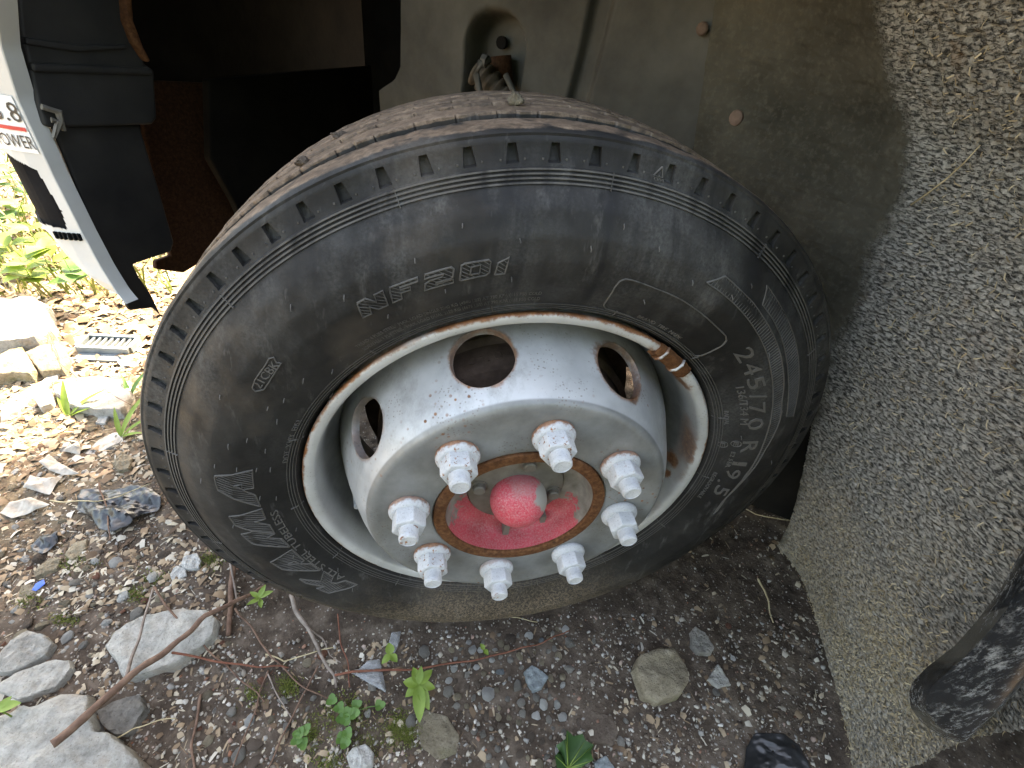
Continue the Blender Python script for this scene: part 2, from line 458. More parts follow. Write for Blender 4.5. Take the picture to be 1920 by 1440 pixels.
for r, kk, t in ((0.3925, 0, 0), (0.3938, 1, 0.0), (0.3946, 2, 0.05), (0.398, 2, 0.3), (0.403, 2, 0.65), (0.4065, 2, 0.92), (0.4073, 1, 1.0), (0.409, 0, 0), (0.4115, 0, 0)):
    addrow(r, float(yof(r)), kk, t)
for r, y in ((0.4135, 0.0035), (0.415, 0.0055), (0.4160, 0.0085), (0.4165, 0.013), (0.4166, 0.02), (0.4164, 0.03), (0.4160, 0.040)): addrow(r, y)
def groove(y0, y1, r0_, r1_, dep):
    addrow(r0_, y0, 5); addrow(r0_ - 0.0012, y0 + 0.0008, 3); addrow(r0_ - dep, y0 + 0.0022, 4); addrow(r0_ - dep, y1 - 0.0022, 4); addrow(r1_ - 0.0060, y1 - 0.0012, 6); addrow(r1_ - 0.0010, y1 - 0.0006, 6); addrow(r1_, y1 + 0.0002, 6)
groove(0.0430, 0.0580, 0.4158, 0.4183, 0.010)
for y in (0.066, 0.076): addrow(0.4184, y)
groove(0.0830, 0.0920, 0.4183, 0.4191, 0.010)
addrow(0.4192, 0.10)
groove(0.1085, 0.1165, 0.4188, 0.4192, 0.010)
addrow(0.4190, 0.13)
groove(0.138, 0.147, 0.4182, 0.4180, 0.010)
for r, y in ((0.4172, 0.155), (0.4165, 0.17), (0.4155, 0.178), (0.413, 0.186), (0.405, 0.192), (0.385, 0.205), (0.345, 0.215), (0.30, 0.208), (0.27, 0.196), (0.2585, 0.18)): addrow(r, y)
kcols = [(-0.5, 0), (-0.36, 0), (-0.26, 0), (-1, 0), (-1.0, 1), (-0.35, 1), (0.35, 1), (1.0, 1), (1, 0), (0.26, 0), (0.36, 0), (0.44, 0)]
NCt = NP * len(kcols)
V = np.zeros((len(rows), NCt, 3))
for i, (r, y, kind, t) in enumerate(rows):
    hw = math.radians(1.54 * (1 - t) + 0.91 * t) / 2
    if kind == 0 or kind > 2: hw = math.radians(1.25) / 2
    th = np.zeros(NCt); rr = np.full(NCt, r); yy = np.full(NCt, y)
    for s in range(NP):
        for k, (u, inn) in enumerate(kcols):
            c = s * len(kcols) + k
            if abs(u) < 0.5 + 1e-6 and k in (0, 1, 2, 9, 10, 11): off = u * pitch
            elif inn: off = u * (hw - math.radians(0.09))
            else: off = u * hw
            th[c] = pc0 - s * pitch - off
            if kind == 2 and inn: yy[c] += 0.0048
            if kind == 4:                  # stone ejectors standing in the groove
                if (k + s * 3) % 6 in (0, 1): rr[c] = r + 0.0025
            if kind in (3, 5) and (k == 1 and s % 2 == 0): yy[c] -= 0.0022
            if kind == 6 and (k == 4 or (k == 10 and s % 3 == 0)): yy[c] += 0.0020
    if y < 0.05:
        P = np.stack([rr * np.cos(th), yy, rr * np.sin(th)], -1)
        yy = yy + bulge(rr, th) * (1 if r < 0.412 else 0)
    V[i] = np.stack([rr * np.cos(th), yy, rr * np.sin(th)], -1)
V = V.reshape(-1, 3)
ang = np.arctan2(V[:, 2], V[:, 0]); rad = np.hypot(V[:, 0], V[:, 2])
V[:, 1] += np.where((V[:, 1] < 0.03) & (rad > 0.29) & (rad < 0.379), 0.00035 * fbm(V, 60, 2, 4), 0)
rim_n = np.where(rad > 0.4155, 0.0006 * fbm(V, 70, 3, 8), 0)
V[:, 0] += rim_n * np.cos(ang); V[:, 2] += rim_n * np.sin(ang)
tyre = part('tyre', mesh_of('tyre', settle(V), grid_faces(len(rows), NCt, True)[:, ::-1], True), M_TYRE, 32)
tyre.data.materials.append(M_LET)          # ring crests paler: the light their edges catch, put into the colour
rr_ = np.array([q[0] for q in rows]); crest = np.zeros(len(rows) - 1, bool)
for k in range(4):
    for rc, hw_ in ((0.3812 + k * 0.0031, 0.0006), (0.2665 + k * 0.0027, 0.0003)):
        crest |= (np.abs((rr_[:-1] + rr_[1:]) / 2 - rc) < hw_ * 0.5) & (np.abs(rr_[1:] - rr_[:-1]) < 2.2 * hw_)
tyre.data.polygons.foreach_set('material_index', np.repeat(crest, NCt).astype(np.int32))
tyre['label'] = 'black worn tyre with dusty tread and raised lettering'

def on_side(th_deg, r, lift):              # polar place on the outer sidewall -> point
    th = np.radians(np.asarray(th_deg, float)); r = np.asarray(r, float)
    return settle(np.stack([r * np.cos(th), side_y(r, th, lift), r * np.sin(th)], -1).reshape(-1, 3))
def ridge(mb, pts, wd=0.0009, h=0.0011, closed=False, step=0.006):
    """a low raised line along polar points on the sidewall"""
    p = [np.array((math.radians(a) * 0.32, r)) for a, r in pts]
    if closed: p.append(p[0])
    q = [p[0]]
    for a, b in zip(p[:-1], p[1:]):
        n = max(1, int(np.linalg.norm(b - a) / step))
        q += [a + (b - a) * k / n for k in range(1, n + 1)]
    q = np.array(q); t = np.gradient(q, axis=0); t /= np.linalg.norm(t, axis=1)[:, None] + 1e-12
    nrm = np.stack([-t[:, 1], t[:, 0]], -1)
    L = []
    for off, hh in ((-wd, -0.0004), (-wd * 0.45, h), (wd * 0.45, h), (wd, -0.0004)):
        z = q + nrm * off
        L.append(on_side(np.degrees(z[:, 0] / 0.32), z[:, 1], hh))
    A = np.stack(L, 1).reshape(-1, 3)
    mb.add(A, grid_faces(len(q), 4))
def hatch(mb, loops, ang_deg, gap, wd=0.00042, h=0.0007):
    P = [[np.array((math.radians(a) * 0.32, r)) for a, r in lp] for lp in loops]
    d = np.array((math.cos(math.radians(ang_deg)), math.sin(math.radians(ang_deg)))); n = np.array((-d[1], d[0]))
    al = np.concatenate([np.array(lp) for lp in P]); lo, hi = (al @ n).min(), (al @ n).max()
    s = lo + gap * 0.6
    while s < hi:
        xs = []
        for lp in P:
            for a, b in zip(lp, lp[1:] + lp[:1]):
                u, v = a @ n - s, b @ n - s
                if u * v < 0: xs.append(((a + (b - a) * (u / (u - v))) @ d))
        xs.sort()
        for u, v in zip(xs[::2], xs[1::2]):
            if v - u > 0.001:
                A, B = n * s + d * u, n * s + d * v
                ridge(mb, [(math.degrees(A[0] / 0.32), A[1]), (math.degrees(B[0] / 0.32), B[1])], wd, h, step=0.012)
        s += gap
TR = {
'A1':[[(169.13,0.3408),(167.32,0.3059),(172.94,0.3053),(173.06,0.3159),(175.47,0.305),(179.42,0.3033),(173.0,0.3391)],[(171.64,0.3231),(171.39,0.3161),(172.8,0.3162)]],
'M1':[[(-178.82,0.3369),(-179.58,0.3031),(-175.97,0.303),(-175.81,0.3142),(-173.46,0.3024),(-170.07,0.3022),(-175.8,0.3351)]],
'M2':[[(-172.63,0.3348),(-173.1,0.3205),(-169.87,0.3026),(-169.45,0.3123),(-167.27,0.3001),(-163.3,0.2989),(-169.07,0.3304)]],
'A2':[[(-160.96,0.3295),(-162.11,0.2994),(-156.26,0.2992),(-156.12,0.3055),(-153.86,0.2974),(-149.93,0.2976),(-157.17,0.3264)],[(-157.84,0.3164),(-157.83,0.308),(-156.19,0.3066)]],
'K':[[(-151.27,0.3236),(-146.43,0.3109),(-148.79,0.2963),(-144.94,0.2963),(-143.91,0.305),(-142.52,0.3026),(-140.89,0.2942),(-136.6,0.2931),(-141.3,0.3217),(-145.15,0.3233),(-143.89,0.3146),(-148.8,0.3237)]],
'N':[[(122.29,0.3287),(120.86,0.3291),(119.79,0.3226),(119.49,0.3287),(118.02,0.3293),(118.72,0.3147),(120.33,0.3148),(121.19,0.3209),(121.75,0.3137),(123.28,0.314)]],
'F':[[(116.99,0.3292),(112.66,0.3294),(112.88,0.3264),(115.65,0.3263),(115.75,0.3242),(114.19,0.324),(114.46,0.3207),(115.95,0.3211),(116.29,0.3154),(117.89,0.315)]],
'two':[[(111.6,0.3298),(107.69,0.3301),(107.44,0.3282),(107.94,0.3211),(108.43,0.32),(110.56,0.32),(110.76,0.3181),(107.94,0.3192),(108.11,0.3155),(112.59,0.3155),(112.07,0.3216),(111.22,0.3235),(109.36,0.324),(108.98,0.3263),(111.9,0.3266)]],
'zero':[[(107.08,0.3165),(106.29,0.3297),(105.76,0.3305),(102.39,0.3302),(102.15,0.3283),(102.52,0.3186),(103.09,0.3162),(106.93,0.3157)],[(105.38,0.3196),(104.98,0.3266),(103.62,0.3272),(103.98,0.3196)]],
'one':[[(101.77,0.3155),(101.13,0.3265),(99.5,0.3304),(100.26,0.3154)]],
'badge':[[(80.81,0.2803),(81.0,0.284),(81.53,0.3053),(81.32,0.3123),(80.6,0.3156),(79.41,0.316),(74.69,0.3147),(69.15,0.3144),(63.4,0.3125),(58.39,0.311),(54.96,0.3107),(53.81,0.3085),(53.07,0.3024),(52.33,0.2887),(51.99,0.2791),(52.92,0.2736),(54.73,0.2717),(59.4,0.2727),(66.44,0.2733),(72.47,0.2744),(78.45,0.276),(79.84,0.2765)]],
'band1':[[(67.63,0.3385),(65.29,0.3512),(61.06,0.3495),(57.74,0.3493),(52.98,0.3476),(48.61,0.3465),(44.0,0.3452),(39.4,0.3431),(34.73,0.3408),(30.03,0.3373),(25.17,0.337),(26.86,0.3385),(23.43,0.3364),(19.62,0.333),(15.05,0.3274),(8.43,0.3229),(2.28,0.3173),(-3.99,0.3119),(-9.73,0.3146),(-11.04,0.3131),(-5.85,0.3109),(0.92,0.3146),(7.58,0.3191),(13.74,0.3213),(19.22,0.3228),(25.49,0.3248),(32.95,0.3278),(26.32,0.325),(31.92,0.3268),(39.62,0.3299),(43.78,0.3322),(50.02,0.3343),(55.68,0.3361),(60.96,0.3374),(64.68,0.3382)]],
'band2':[[(56.9,0.3686),(53.81,0.3675),(50.0,0.367),(45.78,0.366),(41.54,0.365),(37.32,0.3633),(32.96,0.3618),(28.56,0.3597),(22.69,0.3574),(24.48,0.3447),(30.82,0.3455),(37.05,0.3474),(42.54,0.3505),(46.58,0.3524),(51.05,0.3538),(54.43,0.3539),(55.32,0.3542)]],
'stamp':[[(145.69,0.3305),(143.97,0.3325),(140.97,0.3332),(139.01,0.3349),(138.37,0.333),(138.96,0.3284),(138.54,0.3252),(140.03,0.324),(143.55,0.3218),(145.16,0.3216),(146.1,0.3267)]],
'tri':[[(80.59,0.4036),(81.36,0.3963),(80.16,0.3965)]],
}
def raised(name, key, hang, gap, wd=0.0009):
    mb = MB()
    for lp in TR[key]: ridge(mb, lp, wd, 0.0013, True)
    if gap: hatch(mb, TR[key], hang, gap)
    return sub(name, mb.mesh(name), M_LET, tyre)
for key, hang in (('A1', -62), ('A2', -62), ('K', -70)): raised('raised_letter', key, hang, 0.0034)
mb = MB()                                  # the M stands as two halves
for key in ('M1', 'M2'):
    for lp in TR[key]: ridge(mb, lp, 0.0009, 0.0013, True)
    hatch(mb, TR[key], -62, 0.0034)
sub('raised_letter', mb.mesh('raised_letter'), M_LET, tyre)
for key in ('N', 'F', 'two', 'zero', 'one'): raised('raised_letter', key, 40, 0.0032)
raised('raised_badge_outline', 'badge', 0, None, 0.0008)
raised('raised_hatched_band', 'band1', 82, 0.0038, 0.0007)
raised('raised_hatched_band', 'band2', 82, 0.0038, 0.0007)
raised('stamped_plate_mark', 'stamp', 0, None, 0.0007)
raised('wear_mark_triangle', 'tri', 0, None, 0.0006)
def glyphs(txt, extr=0.0, res=2):
    cu = bpy.data.curves.new('t', 'FONT'); cu.body = txt; cu.size = 1.0; cu.resolution_u = res; cu.extrude = extr
    o = bpy.data.objects.new('t', cu); COL.objects.link(o)
    dg = bpy.context.evaluated_depsgraph_get()
    me = bpy.data.meshes.new_from_object(o.evaluated_get(dg))
    v = np.array([p.co[:] for p in me.vertices]) if len(me.vertices) else np.zeros((0, 3))
    f = [tuple(p.vertices) for p in me.polygons]
    bpy.data.objects.remove(o); bpy.data.curves.remove(cu); bpy.data.meshes.remove(me)
    return v, f
def arc_text(name, txt, th0, th1, r, h, parent=tyre, lift=0.0008, flip=False):
    """flat raised text round the sidewall, tops outward, read clockwise from th0 to th1"""
    v, f = glyphs(txt, 0.02)
    x0, x1 = v[:, 0].min(), v[:, 0].max()
    th = th0 + (v[:, 0] - x0) / (x1 - x0) * (th1 - th0)
    rr = r + (v[:, 1] - 0.35) * h / 0.7
    top = v[:, 2] > 0
    P = on_side(th, rr, 0.0)
    P[:, 1] -= np.where(top, lift, -0.0004)
    return sub(name, mesh_of(name, P, f), M_LET, parent)
W_ = 2.9
for ch, th, r, wdt in (('2', 47.67, 0.3142, 3.6), ('4', 42.96, 0.3138, 3.6), ('5', 38.16, 0.313, 3.6), ('/', 33.69, 0.3122, 1.7), ('7', 29.62, 0.31, 3.6), ('0', 24.24, 0.3088, 4.0), ('R', 15.93, 0.3069, 4.2), ('1', 9.36, 0.3031, 1.3), ('9', 5.25, 0.3014, 3.6), ('.', 1.5, 0.2987, 0.8), ('5', -2.01, 0.3002, 3.6)):
    if ch == '.':
        arc_text('raised_numeral', ch, th + .5, th - .5, r - 0.002, 0.016)
    else:
        arc_text('raised_numeral', ch, th + wdt / 2, th - wdt / 2, r, 0.0175)
arc_text('small_raised_text', 'TREAD: 4 PLIES STEEL   MAX. LOAD SINGLE 2240 KG (4940 LBS) AT 790 KPA (115 PSI) COLD', 128.7, 93.7, 0.2897, 0.0042, lift=0.0006)
arc_text('small_raised_text', 'SIDEWALL: 1 PLY STEEL   MAX. LOAD DUAL 2120 KG (4675 LBS) AT 790 KPA (115 PSI) COLD', 128.6, 93.7, 0.2822, 0.0042, lift=0.0006)
arc_text('small_raised_text', 'ALL STEEL TUBELESS', -142.0, -177.5, 0.2935, 0.0075)
arc_text('small_raised_text', '136/134 M', 38.2, 24.3, 0.2965, 0.008)
arc_text('small_raised_text', 'RADIAL', 29.5, 23.9, 0.2788, 0.0045)
arc_text('small_raised_text', 'BRAND  TIRE  MADE', 72.5, 60.0, 0.2787, 0.0042)
arc_text('small_raised_text', 'DOT  X18Y  F0S1', 166.8, 152.6, 0.2768, 0.0055)
arc_text('small_raised_text', '21CBK', 145.2, 139.0, 0.3282, 0.0075)
arc_text('small_raised_text', 'TWI', 81.4, 79.9, 0.3945, 0.002)
arc_text('small_raised_text', 'E2 55R', 13.6, 7.4, 0.2912, 0.0045)
arc_text('small_raised_text', 'REGROOVABLE', 4.2, -7.4, 0.2818, 0.0045)
for a, r in ((15.9, 0.2777), (16.8, 0.2914)):
    mb = MB(); ridge(mb, [(a + math.degrees(0.0055 * math.cos(t) / r), r + 0.0055 * math.sin(t)) for t in np.linspace(0, 2 * math.pi, 22)[:-1]], 0.0006, 0.0009, True)
    sub('approval_ring', mb.mesh('approval_ring'), M_LET, tyre)
    arc_text('approval_mark', 'E', a + 0.7, a - 0.7, r, 0.005)
mb = MB()                                  # rubber hairs and pips left by the mould
for k in range(NP):
    for off in (-1.35, 1.35):
        a = math.degrees(pc0) - k * math.degrees(pitch) + off
        p = on_side([a], [0.3965], 0.0)[0]
        mb.box(p, (0.0014, 0.0016, 0.0014))
for (a, r) in [(119.7, .306), (109.6, .311), (99.2, .311), (140, .30), (146, .302), (149, .31), (152, .297), (158, .315), (160, .33), (161, .297), (166, .34), (166.3, .32), (166.8, .302), (167.4, .29), (176, .301), (178, .287), (-176, .337), (-168, .282), (-160, .303), (-158, .288), (-150, .294), (-146, .285), (-137, .30), (123, .34), (112, .345), (98, .345), (88, .34), (78, .35), (70, .335), (62, .342), (75, .30), (60, .36), (45, .335), (33, .30), (20, .295), (10, .345), (130, .355), (150, .35), (171, .355), (136, .285), (105, .36), (84, .36)]:
    p = on_side([a], [r], 0.0)[0]; q = p + np.array([random.uniform(-.0006, .0006), -0.0035, -random.uniform(0.002, 0.005)])
    mb.tube([p + (0, .001, 0), (p + q) / 2 + (0, -.001, 0), q], [0.0006, 0.0005, 0.0004], 5)
for k in range(14):                        # flash seams across the bead rings and the buttress rings
    a = 128 - k * 25.3
    for r0, r1 in ((0.2645, 0.2775), (0.379, 0.392)):
        b = a + (9 if r0 > 0.3 else 0)
        ridge(mb, [(b, r0), (b, r1)], 0.0005, 0.0019)
sub('mould_hairs', mb.mesh('mould_hairs'), M_LET, tyre, None, 'stuff')

# ---- rim: flange, well and gutter
rim_prof = [(0.2555, 0.020), (0.2575, 0.006), (0.2600, 0.0015), (0.2606, -0.0015), (0.2592, -0.0040), (0.2565, -0.0050), (0.2520, -0.0042), (0.2485, -0.0020), (0.2468, 0.0015), (0.2462, 0.006), (0.2458, 0.012), (0.2445, 0.022), (0.2420, 0.034), (0.2385, 0.046), (0.2340, 0.057), (0.2300, 0.066), (0.2280, 0.078), (0.2275, 0.12), (0.2300, 0.165), (0.2450, 0.185), (0.2555, 0.190)]
c = np.array(rim_prof)
for _ in range(2):                         # round it off
    c = np.concatenate([c[:1], np.stack([c[:-1] * .75 + c[1:] * .25, c[:-1] * .25 + c[1:] * .75], 1).reshape(-1, 2), c[-1:]])
Vr, Fr = revolve(c, 288)
rimo = part('rim', mesh_of('rim', Vr, Fr, True), M_RIM)
rimo['label'] = 'chipped silver rim flange with rusty edge'
# clip-on balance weight
mb = MB()
a0 = np.radians(np.linspace(61, 48.5, 16))
sec = [(0.2625, -0.0045), (0.2585, -0.0085), (0.2500, -0.0085), (0.2445, -0.0040), (0.2430, 0.004), (0.2475, 0.004), (0.2600, 0.0005)]
A = np.array([[(r * math.cos(a), y, r * math.sin(a)) for r, y in sec] for a in a0]).reshape(-1, 3)
A += 0.0006 * np.stack([vn(A, 180, 1), vn(A, 180, 2), vn(A, 180, 3)], -1)
mb.add(A, grid_faces(16, len(sec), True)); mb.add(A[:len(sec)], [tuple(range(len(sec)))]); mb.add(A[-len(sec):], [tuple(range(len(sec)))[::-1]])
sub('balance_weight', mb.mesh('balance_weight', True), M_RUST, rimo, 40)
for aa in (59.0, 52.5):
    mb = MB(); pts = [np.array((r * math.cos(math.radians(aa)), y - 0.0008, r * math.sin(math.radians(aa)))) for r, y in sec[:5]]
    mb.tube(pts, 0.0019, 6); sub('weight_clip', mb.mesh('weight_clip', True), M_RIM, rimo)
# valve stem in the gutter
mb = MB(); va = math.radians(-161)
vd = np.array((math.cos(va), 0, math.sin(va)))
mb.tube([vd * 0.228 + (0, 0.062, 0), vd * 0.223 + (0, 0.045, 0), vd * 0.219 + (0, 0.022, 0)], [0.0055, 0.005, 0.0045], 10)
sub('valve_stem', mb.mesh('valve_stem', True), M_NUT, rimo, 40)

# ---- wheel disc with eight round hand holes
cone = np.array([(0.1760, -0.0478), (0.1795, -0.0472), (0.1825, -0.0455), (0.1855, -0.0415), (0.1900, -0.0350), (0.1965, -0.0230), (0.2025, -0.0090), (0.2085, 0.0060), (0.2145, 0.0220), (0.2200, 0.0380), (0.2245, 0.0540), (0.2275, 0.0720)])
cs = np.r_[0, np.cumsum(np.hypot(*np.diff(cone, axis=0).T))]
def cone_at(s): return np.interp(s, cs, cone[:, 0]), np.interp(s, cs, cone[:, 1])
s_a, s_b = float(np.interp(-0.0425, cone[:, 1], cs)), cs[-1] - 0.004
s_c = float(np.interp(0.0065, cone[:, 1], cs))
RH = 0.0350
NS = 24
VV = []; FF = []
def cpoint(th, s):
    r, y = cone_at(s); return (r * math.cos(th), y, r * math.sin(th))
wall_V = []; wall_F = []
for h in range(8):
    tc = math.radians(107.1 - 45 * h)
    n_top, n_side = NS, 12
    half = math.radians(22.5)
    bd = [(-half + 2 * half * k / n_top, s_a) for k in range(n_top)] + [(half, s_a + (s_b - s_a) * k / n_side) for k in range(n_side)] + \
         [(half - 2 * half * k / n_top, s_b) for k in range(n_top)] + [(-half, s_b + (s_a - s_b) * k / n_side) for k in range(n_side)]
    nb_ = len(bd); rings = []
    for q in range(9):
        t = (q / 8) ** 1.3; ring = []
        for (u, s) in bd:
            a = math.atan2(s - s_c, u * 0.2085)
            ci = (RH * math.cos(a) / 0.2085, s_c + RH * math.sin(a))
            ring.append((ci[0] * (1 - t) + u * t, ci[1] * (1 - t) + s * t))
        rings.append(ring)
    k0 = len(VV)
    for ring in rings: VV += [cpoint(tc + u, s) for u, s in ring]
    FF += [tuple(int(i) + k0 for i in f) for f in grid_faces(9, nb_, True)]
    ia = np.array([cpoint(tc + u, s) for u, s in rings[0]])
    nin = np.array([(-math.cos(tc + u) * 0.93, 0.36, -math.sin(tc + u) * 0.93) for u, s in rings[0]])
    k1 = len(wall_V)
    lip = ia + nin * 0.0012
    ctr = ia.mean(0); lip = ctr + (lip - ctr) * 0.985 + 0
    for L in (ia, lip, lip + nin * 0.008, ctr + (lip + nin * 0.008 - ctr) * 1.25): wall_V += [tuple(p) for p in L]
    wall_F += [tuple(int(i) + k1 for i in f) for f in grid_faces(4, nb_, True)]
disc_me = MB(); disc_me.add(VV, FF); disc_me.add(wall_V, wall_F)
ph = math.radians(107.1 + 22.5)
face_prof = [(0.1080, -0.030), (0.1080, -0.0425), (0.1088, -0.0440), (0.1105, -0.0447), (0.118, -0.0447), (0.130, -0.0445), (0.145, -0.0446), (0.160, -0.0455), (0.170, -0.0472)] + [tuple(p) for p in cone[:3]] + [cone_at(s_a)]
Vf, Ff = revolve(face_prof, 8 * NS, ph)
disc_me.add(Vf, Ff)
Vb, Fb = revolve([cone_at(s_b), cone_at(cs[-1]), (0.2290, 0.078)], 8 * NS, ph)
disc_me.add(Vb, Fb)
bm = bmesh.new(); tmp = disc_me.mesh('wheel_disc', True); bm.from_mesh(tmp)
bmesh.ops.remove_doubles(bm, verts=bm.verts, dist=0.00025)
bmesh.ops.recalc_face_normals(bm, faces=bm.faces)
bm.to_mesh(tmp); bm.free()
disc = part('wheel_disc', tmp, M_DISC, 40)
disc['label'] = 'dished silver-grey wheel disc with round hand holes and rust specks'

# ---- brake drum seen through the hand holes
Vd, Fd = revolve([(0.06, 0.03), (0.15, 0.03), (0.166, 0.034), (0.170, 0.045), (0.172, 0.075), (0.181, 0.080), (0.181, 0.150), (0.205, 0.156), (0.205, 0.162), (0.05, 0.18)], 128)
drum = part('brake_drum', mesh_of('brake_drum', Vd, Fd, True), M_DRUM, 30)
v, f = glyphs('0-10', 0.02)
th = np.radians(114 - (v[:, 0] - v[:, 0].min()) / np.ptp(v[:, 0]) * 14); yy = 0.062 - v[:, 1] * 0.022
rr = 0.1702 + np.where(v[:, 2] > 0, 0.0012, -0.0005)
sub('cast_numeral', mesh_of('cast_numeral', np.stack([rr * np.cos(th), yy, rr * np.sin(th)], -1), f), M_DRUM, drum)

# ---- hub: rusty ring, red bowl, plate, dome cap and bolts
Vh, Fh = revolve([(0.0930, -0.0440), (0.0915, -0.036), (0.0895, -0.024), (0.086, -0.015), (0.080, -0.011), (0.070, -0.0095), (0.064, -0.0090), (0.0635, -0.004), (0.02, -0.004)], 160)
hub = part('hub', mesh_of('hub', Vh, Fh, True), M_RED, 40)
Vg, Fg = revolve([(0.1078, -0.034), (0.1078, -0.0462), (0.1068, -0.0474), (0.1000, -0.0478), (0.0945, -0.0474), (0.0930, -0.0460), (0.0925, -0.036)], 160)
sub('hub_ring', mesh_of('hub_ring', Vg, Fg, True), M_RUST, hub, 35)
Vg, Fg = revolve([(0.0630, -0.003), (0.0630, -0.0108), (0.0618, -0.0118), (0.045, -0.0120), (0.038, -0.0135), (0.034, -0.0160), (0.02, -0.017)], 120)
sub('hub_plate', mesh_of('hub_plate', Vg, Fg, True), M_HUB, hub, 40)
tt = np.linspace(0.03, 0.62 * math.pi, 22)
dome = np.stack([0.0365 * np.sin(tt), -0.0285 - 0.0335 * np.cos(tt)], -1)[::-1]
Vg, Fg = revolve(np.r_[[(0.0335, -0.0125)], dome], 72)
mb = MB(); mb.add(Vg, Fg); mb.add(Vg[-72:], [tuple(range(72))])
sub('hub_cap', mb.mesh('hub_cap', True), M_REDCAP, hub, 60)
for a in (170, 80, -10, -100):
    mb = MB(); p = np.array((0.0510 * math.cos(math.radians(a)), 0, 0.0510 * math.sin(math.radians(a))))
    mb.tube([p + (0, -0.0115, 0), p + (0, -0.0135, 0)], [0.0115, 0.0115], 20)
    mb.tube([p + (0, -0.0135, 0), p + (0, -0.0190, 0), p + (0, -0.0205, 0)], [0.0082, 0.0082, 0.0068], 14)
    sub('hub_bolt', mb.mesh('hub_bolt', True), M_HUB, hub, 30)
mb = MB(); mb.box((-0.006, -0.018, -0.073), (0.008, 0.016, 0.022)); mb.box((0.045, -0.015, -0.06), (0.007, 0.012, 0.014))
sub('hub_rib', mb.mesh('hub_rib'), M_HUB, hub)

# ---- eight flanged wheel nuts, each with its stud
mb = MB()
def ringset(prof, n, ph=0.0, rot=None):
    Vq, Fq = revolve(prof, n, ph); return Vq, Fq
Vq, Fq = revolve([(0.0, 0.0), (0.0232, 0.0), (0.0240, -0.0012), (0.0240, -0.0050), (0.0232, -0.0068), (0.0205, -0.0100), (0.0180, -0.0108), (0.0, -0.0108)], 44)
mb.add(Vq, Fq)
hexv = []
for y, s in ((-0.0095, 1.0), (-0.0270, 1.0), (-0.0292, 0.93)):
    for k in range(6):
        a = math.radians(60 * k + 15); hexv.append((0.0198 * s * math.cos(a), y, 0.0198 * s * math.sin(a)))
mb.add(hexv, [(i * 6 + k, i * 6 + (k + 1) % 6, (i + 1) * 6 + (k + 1) % 6, (i + 1) * 6 + k) for i in range(2) for k in range(6)] + [tuple(12 + k for k in range(6))])
nut_me = mb.mesh('wheel_nut', True)
bm = bmesh.new(); bm.from_mesh(nut_me)
bmesh.ops.recalc_face_normals(bm, faces=bm.faces)
ed = [e for e in bm.edges if len(e.link_faces) == 2 and e.calc_face_angle(0) > 0.5 and min(v.co.y for v in e.verts) < -0.0093 and all(math.hypot(v.co.x, v.co.z) > 0.017 for v in e.verts)]
bmesh.ops.bevel(bm, geom=ed, offset=0.0011, segments=2, affect='EDGES', profile=0.6)
bm.to_mesh(nut_me); bm.free()
nut_me.polygons.foreach_set('use_smooth', np.ones(len(nut_me.polygons), bool))
prof = [(0.0118, -0.027)]
y = -0.0300
for k in range(7):
    prof += [(0.0112, y), (0.0104, y - 0.0007)]; y -= 0.0014
prof += [(0.0112, y), (0.0106, y - 0.0030), (0.0088, y - 0.0042), (0.0086, y - 0.0036), (0.0070, y - 0.0034), (0.0, y - 0.0036)]
Vq, Fq = revolve(prof, 28)
stud_me = mesh_of('stud', Vq, Fq, True)
for k in range(8):
    a = 2.2398 - k * math.pi / 4
    p = (0.1365 * math.cos(a), -0.0447, 0.1365 * math.sin(a))
    n_ = bpy.data.objects.new('wheel_nut', nut_me); link(n_, truck)
    if not nut_me.materials: nut_me.materials.append(M_NUT); nut_me.set_sharp_from_angle(angle=math.radians(38))
    keep(n_, T0); n_.location = p; n_.rotation_euler = (random.uniform(-.015, .015), random.uniform(0, 1.05), random.uniform(-.015, .015))
    s_ = bpy.data.objects.new('stud', stud_me); link(s_, n_)
    if not stud_me.materials: stud_me.materials.append(M_NUT); stud_me.set_sharp_from_angle(angle=math.radians(30))

# ---- bumper end with its turned-in lip
PLAN = np.array([(-0.700, 0.016), (-0.730, 0.006), (-0.760, 0.001), (-0.800, 0.000), (-0.840, 0.004), (-0.880, 0.016), (-0.920, 0.038), (-0.960, 0.072), (-0.995, 0.120), (-1.020, 0.180), (-1.035, 0.260), (-1.045, 0.40), (-1.055, 0.70), (-1.06, 1.05), (-1.055, 1.4), (-1.045, 1.7), (-1.02, 1.92), (-0.96, 2.03), (-0.88, 2.09), (-0.70, 2.10)])
pl = np.r_[0, np.cumsum(np.hypot(*np.diff(PLAN, axis=0).T))]
def edge_a(z): return np.interp(z, [-0.02, 0.0, 0.02, 0.06, 0.12, 0.20, 0.30, 0.36, 0.41, 0.50, 0.62], [-0.728, -0.737, -0.752, -0.764, -0.772, -0.777, -0.775, -0.757, -0.722, -0.66, -0.62])
def plan(s): return np.interp(s, pl, PLAN[:, 0]), np.interp(s, pl, PLAN[:, 1])
def face_ab(s, z):
    a, b = plan(s)
    return a + (edge_a(z) + 0.700) * (1 - sstep(s, 0.0, 0.20)), b
def s_of(a, z):                            # place along the bumper face for a given a and height
    a, z = np.broadcast_arrays(np.asarray(a, float), np.asarray(z, float)); o = np.zeros(a.size)
    sg = np.linspace(0, 0.3, 300)
    for i, (x, y) in enumerate(zip(a.ravel(), z.ravel())):
        fa, _ = face_ab(sg, y); o[i] = np.interp(-x, -fa, sg)
    return o.reshape(a.shape)
ss = np.r_[np.linspace(0, 0.40, 170), np.linspace(0.41, pl[-1], 50)]
pa, pb = plan(ss)
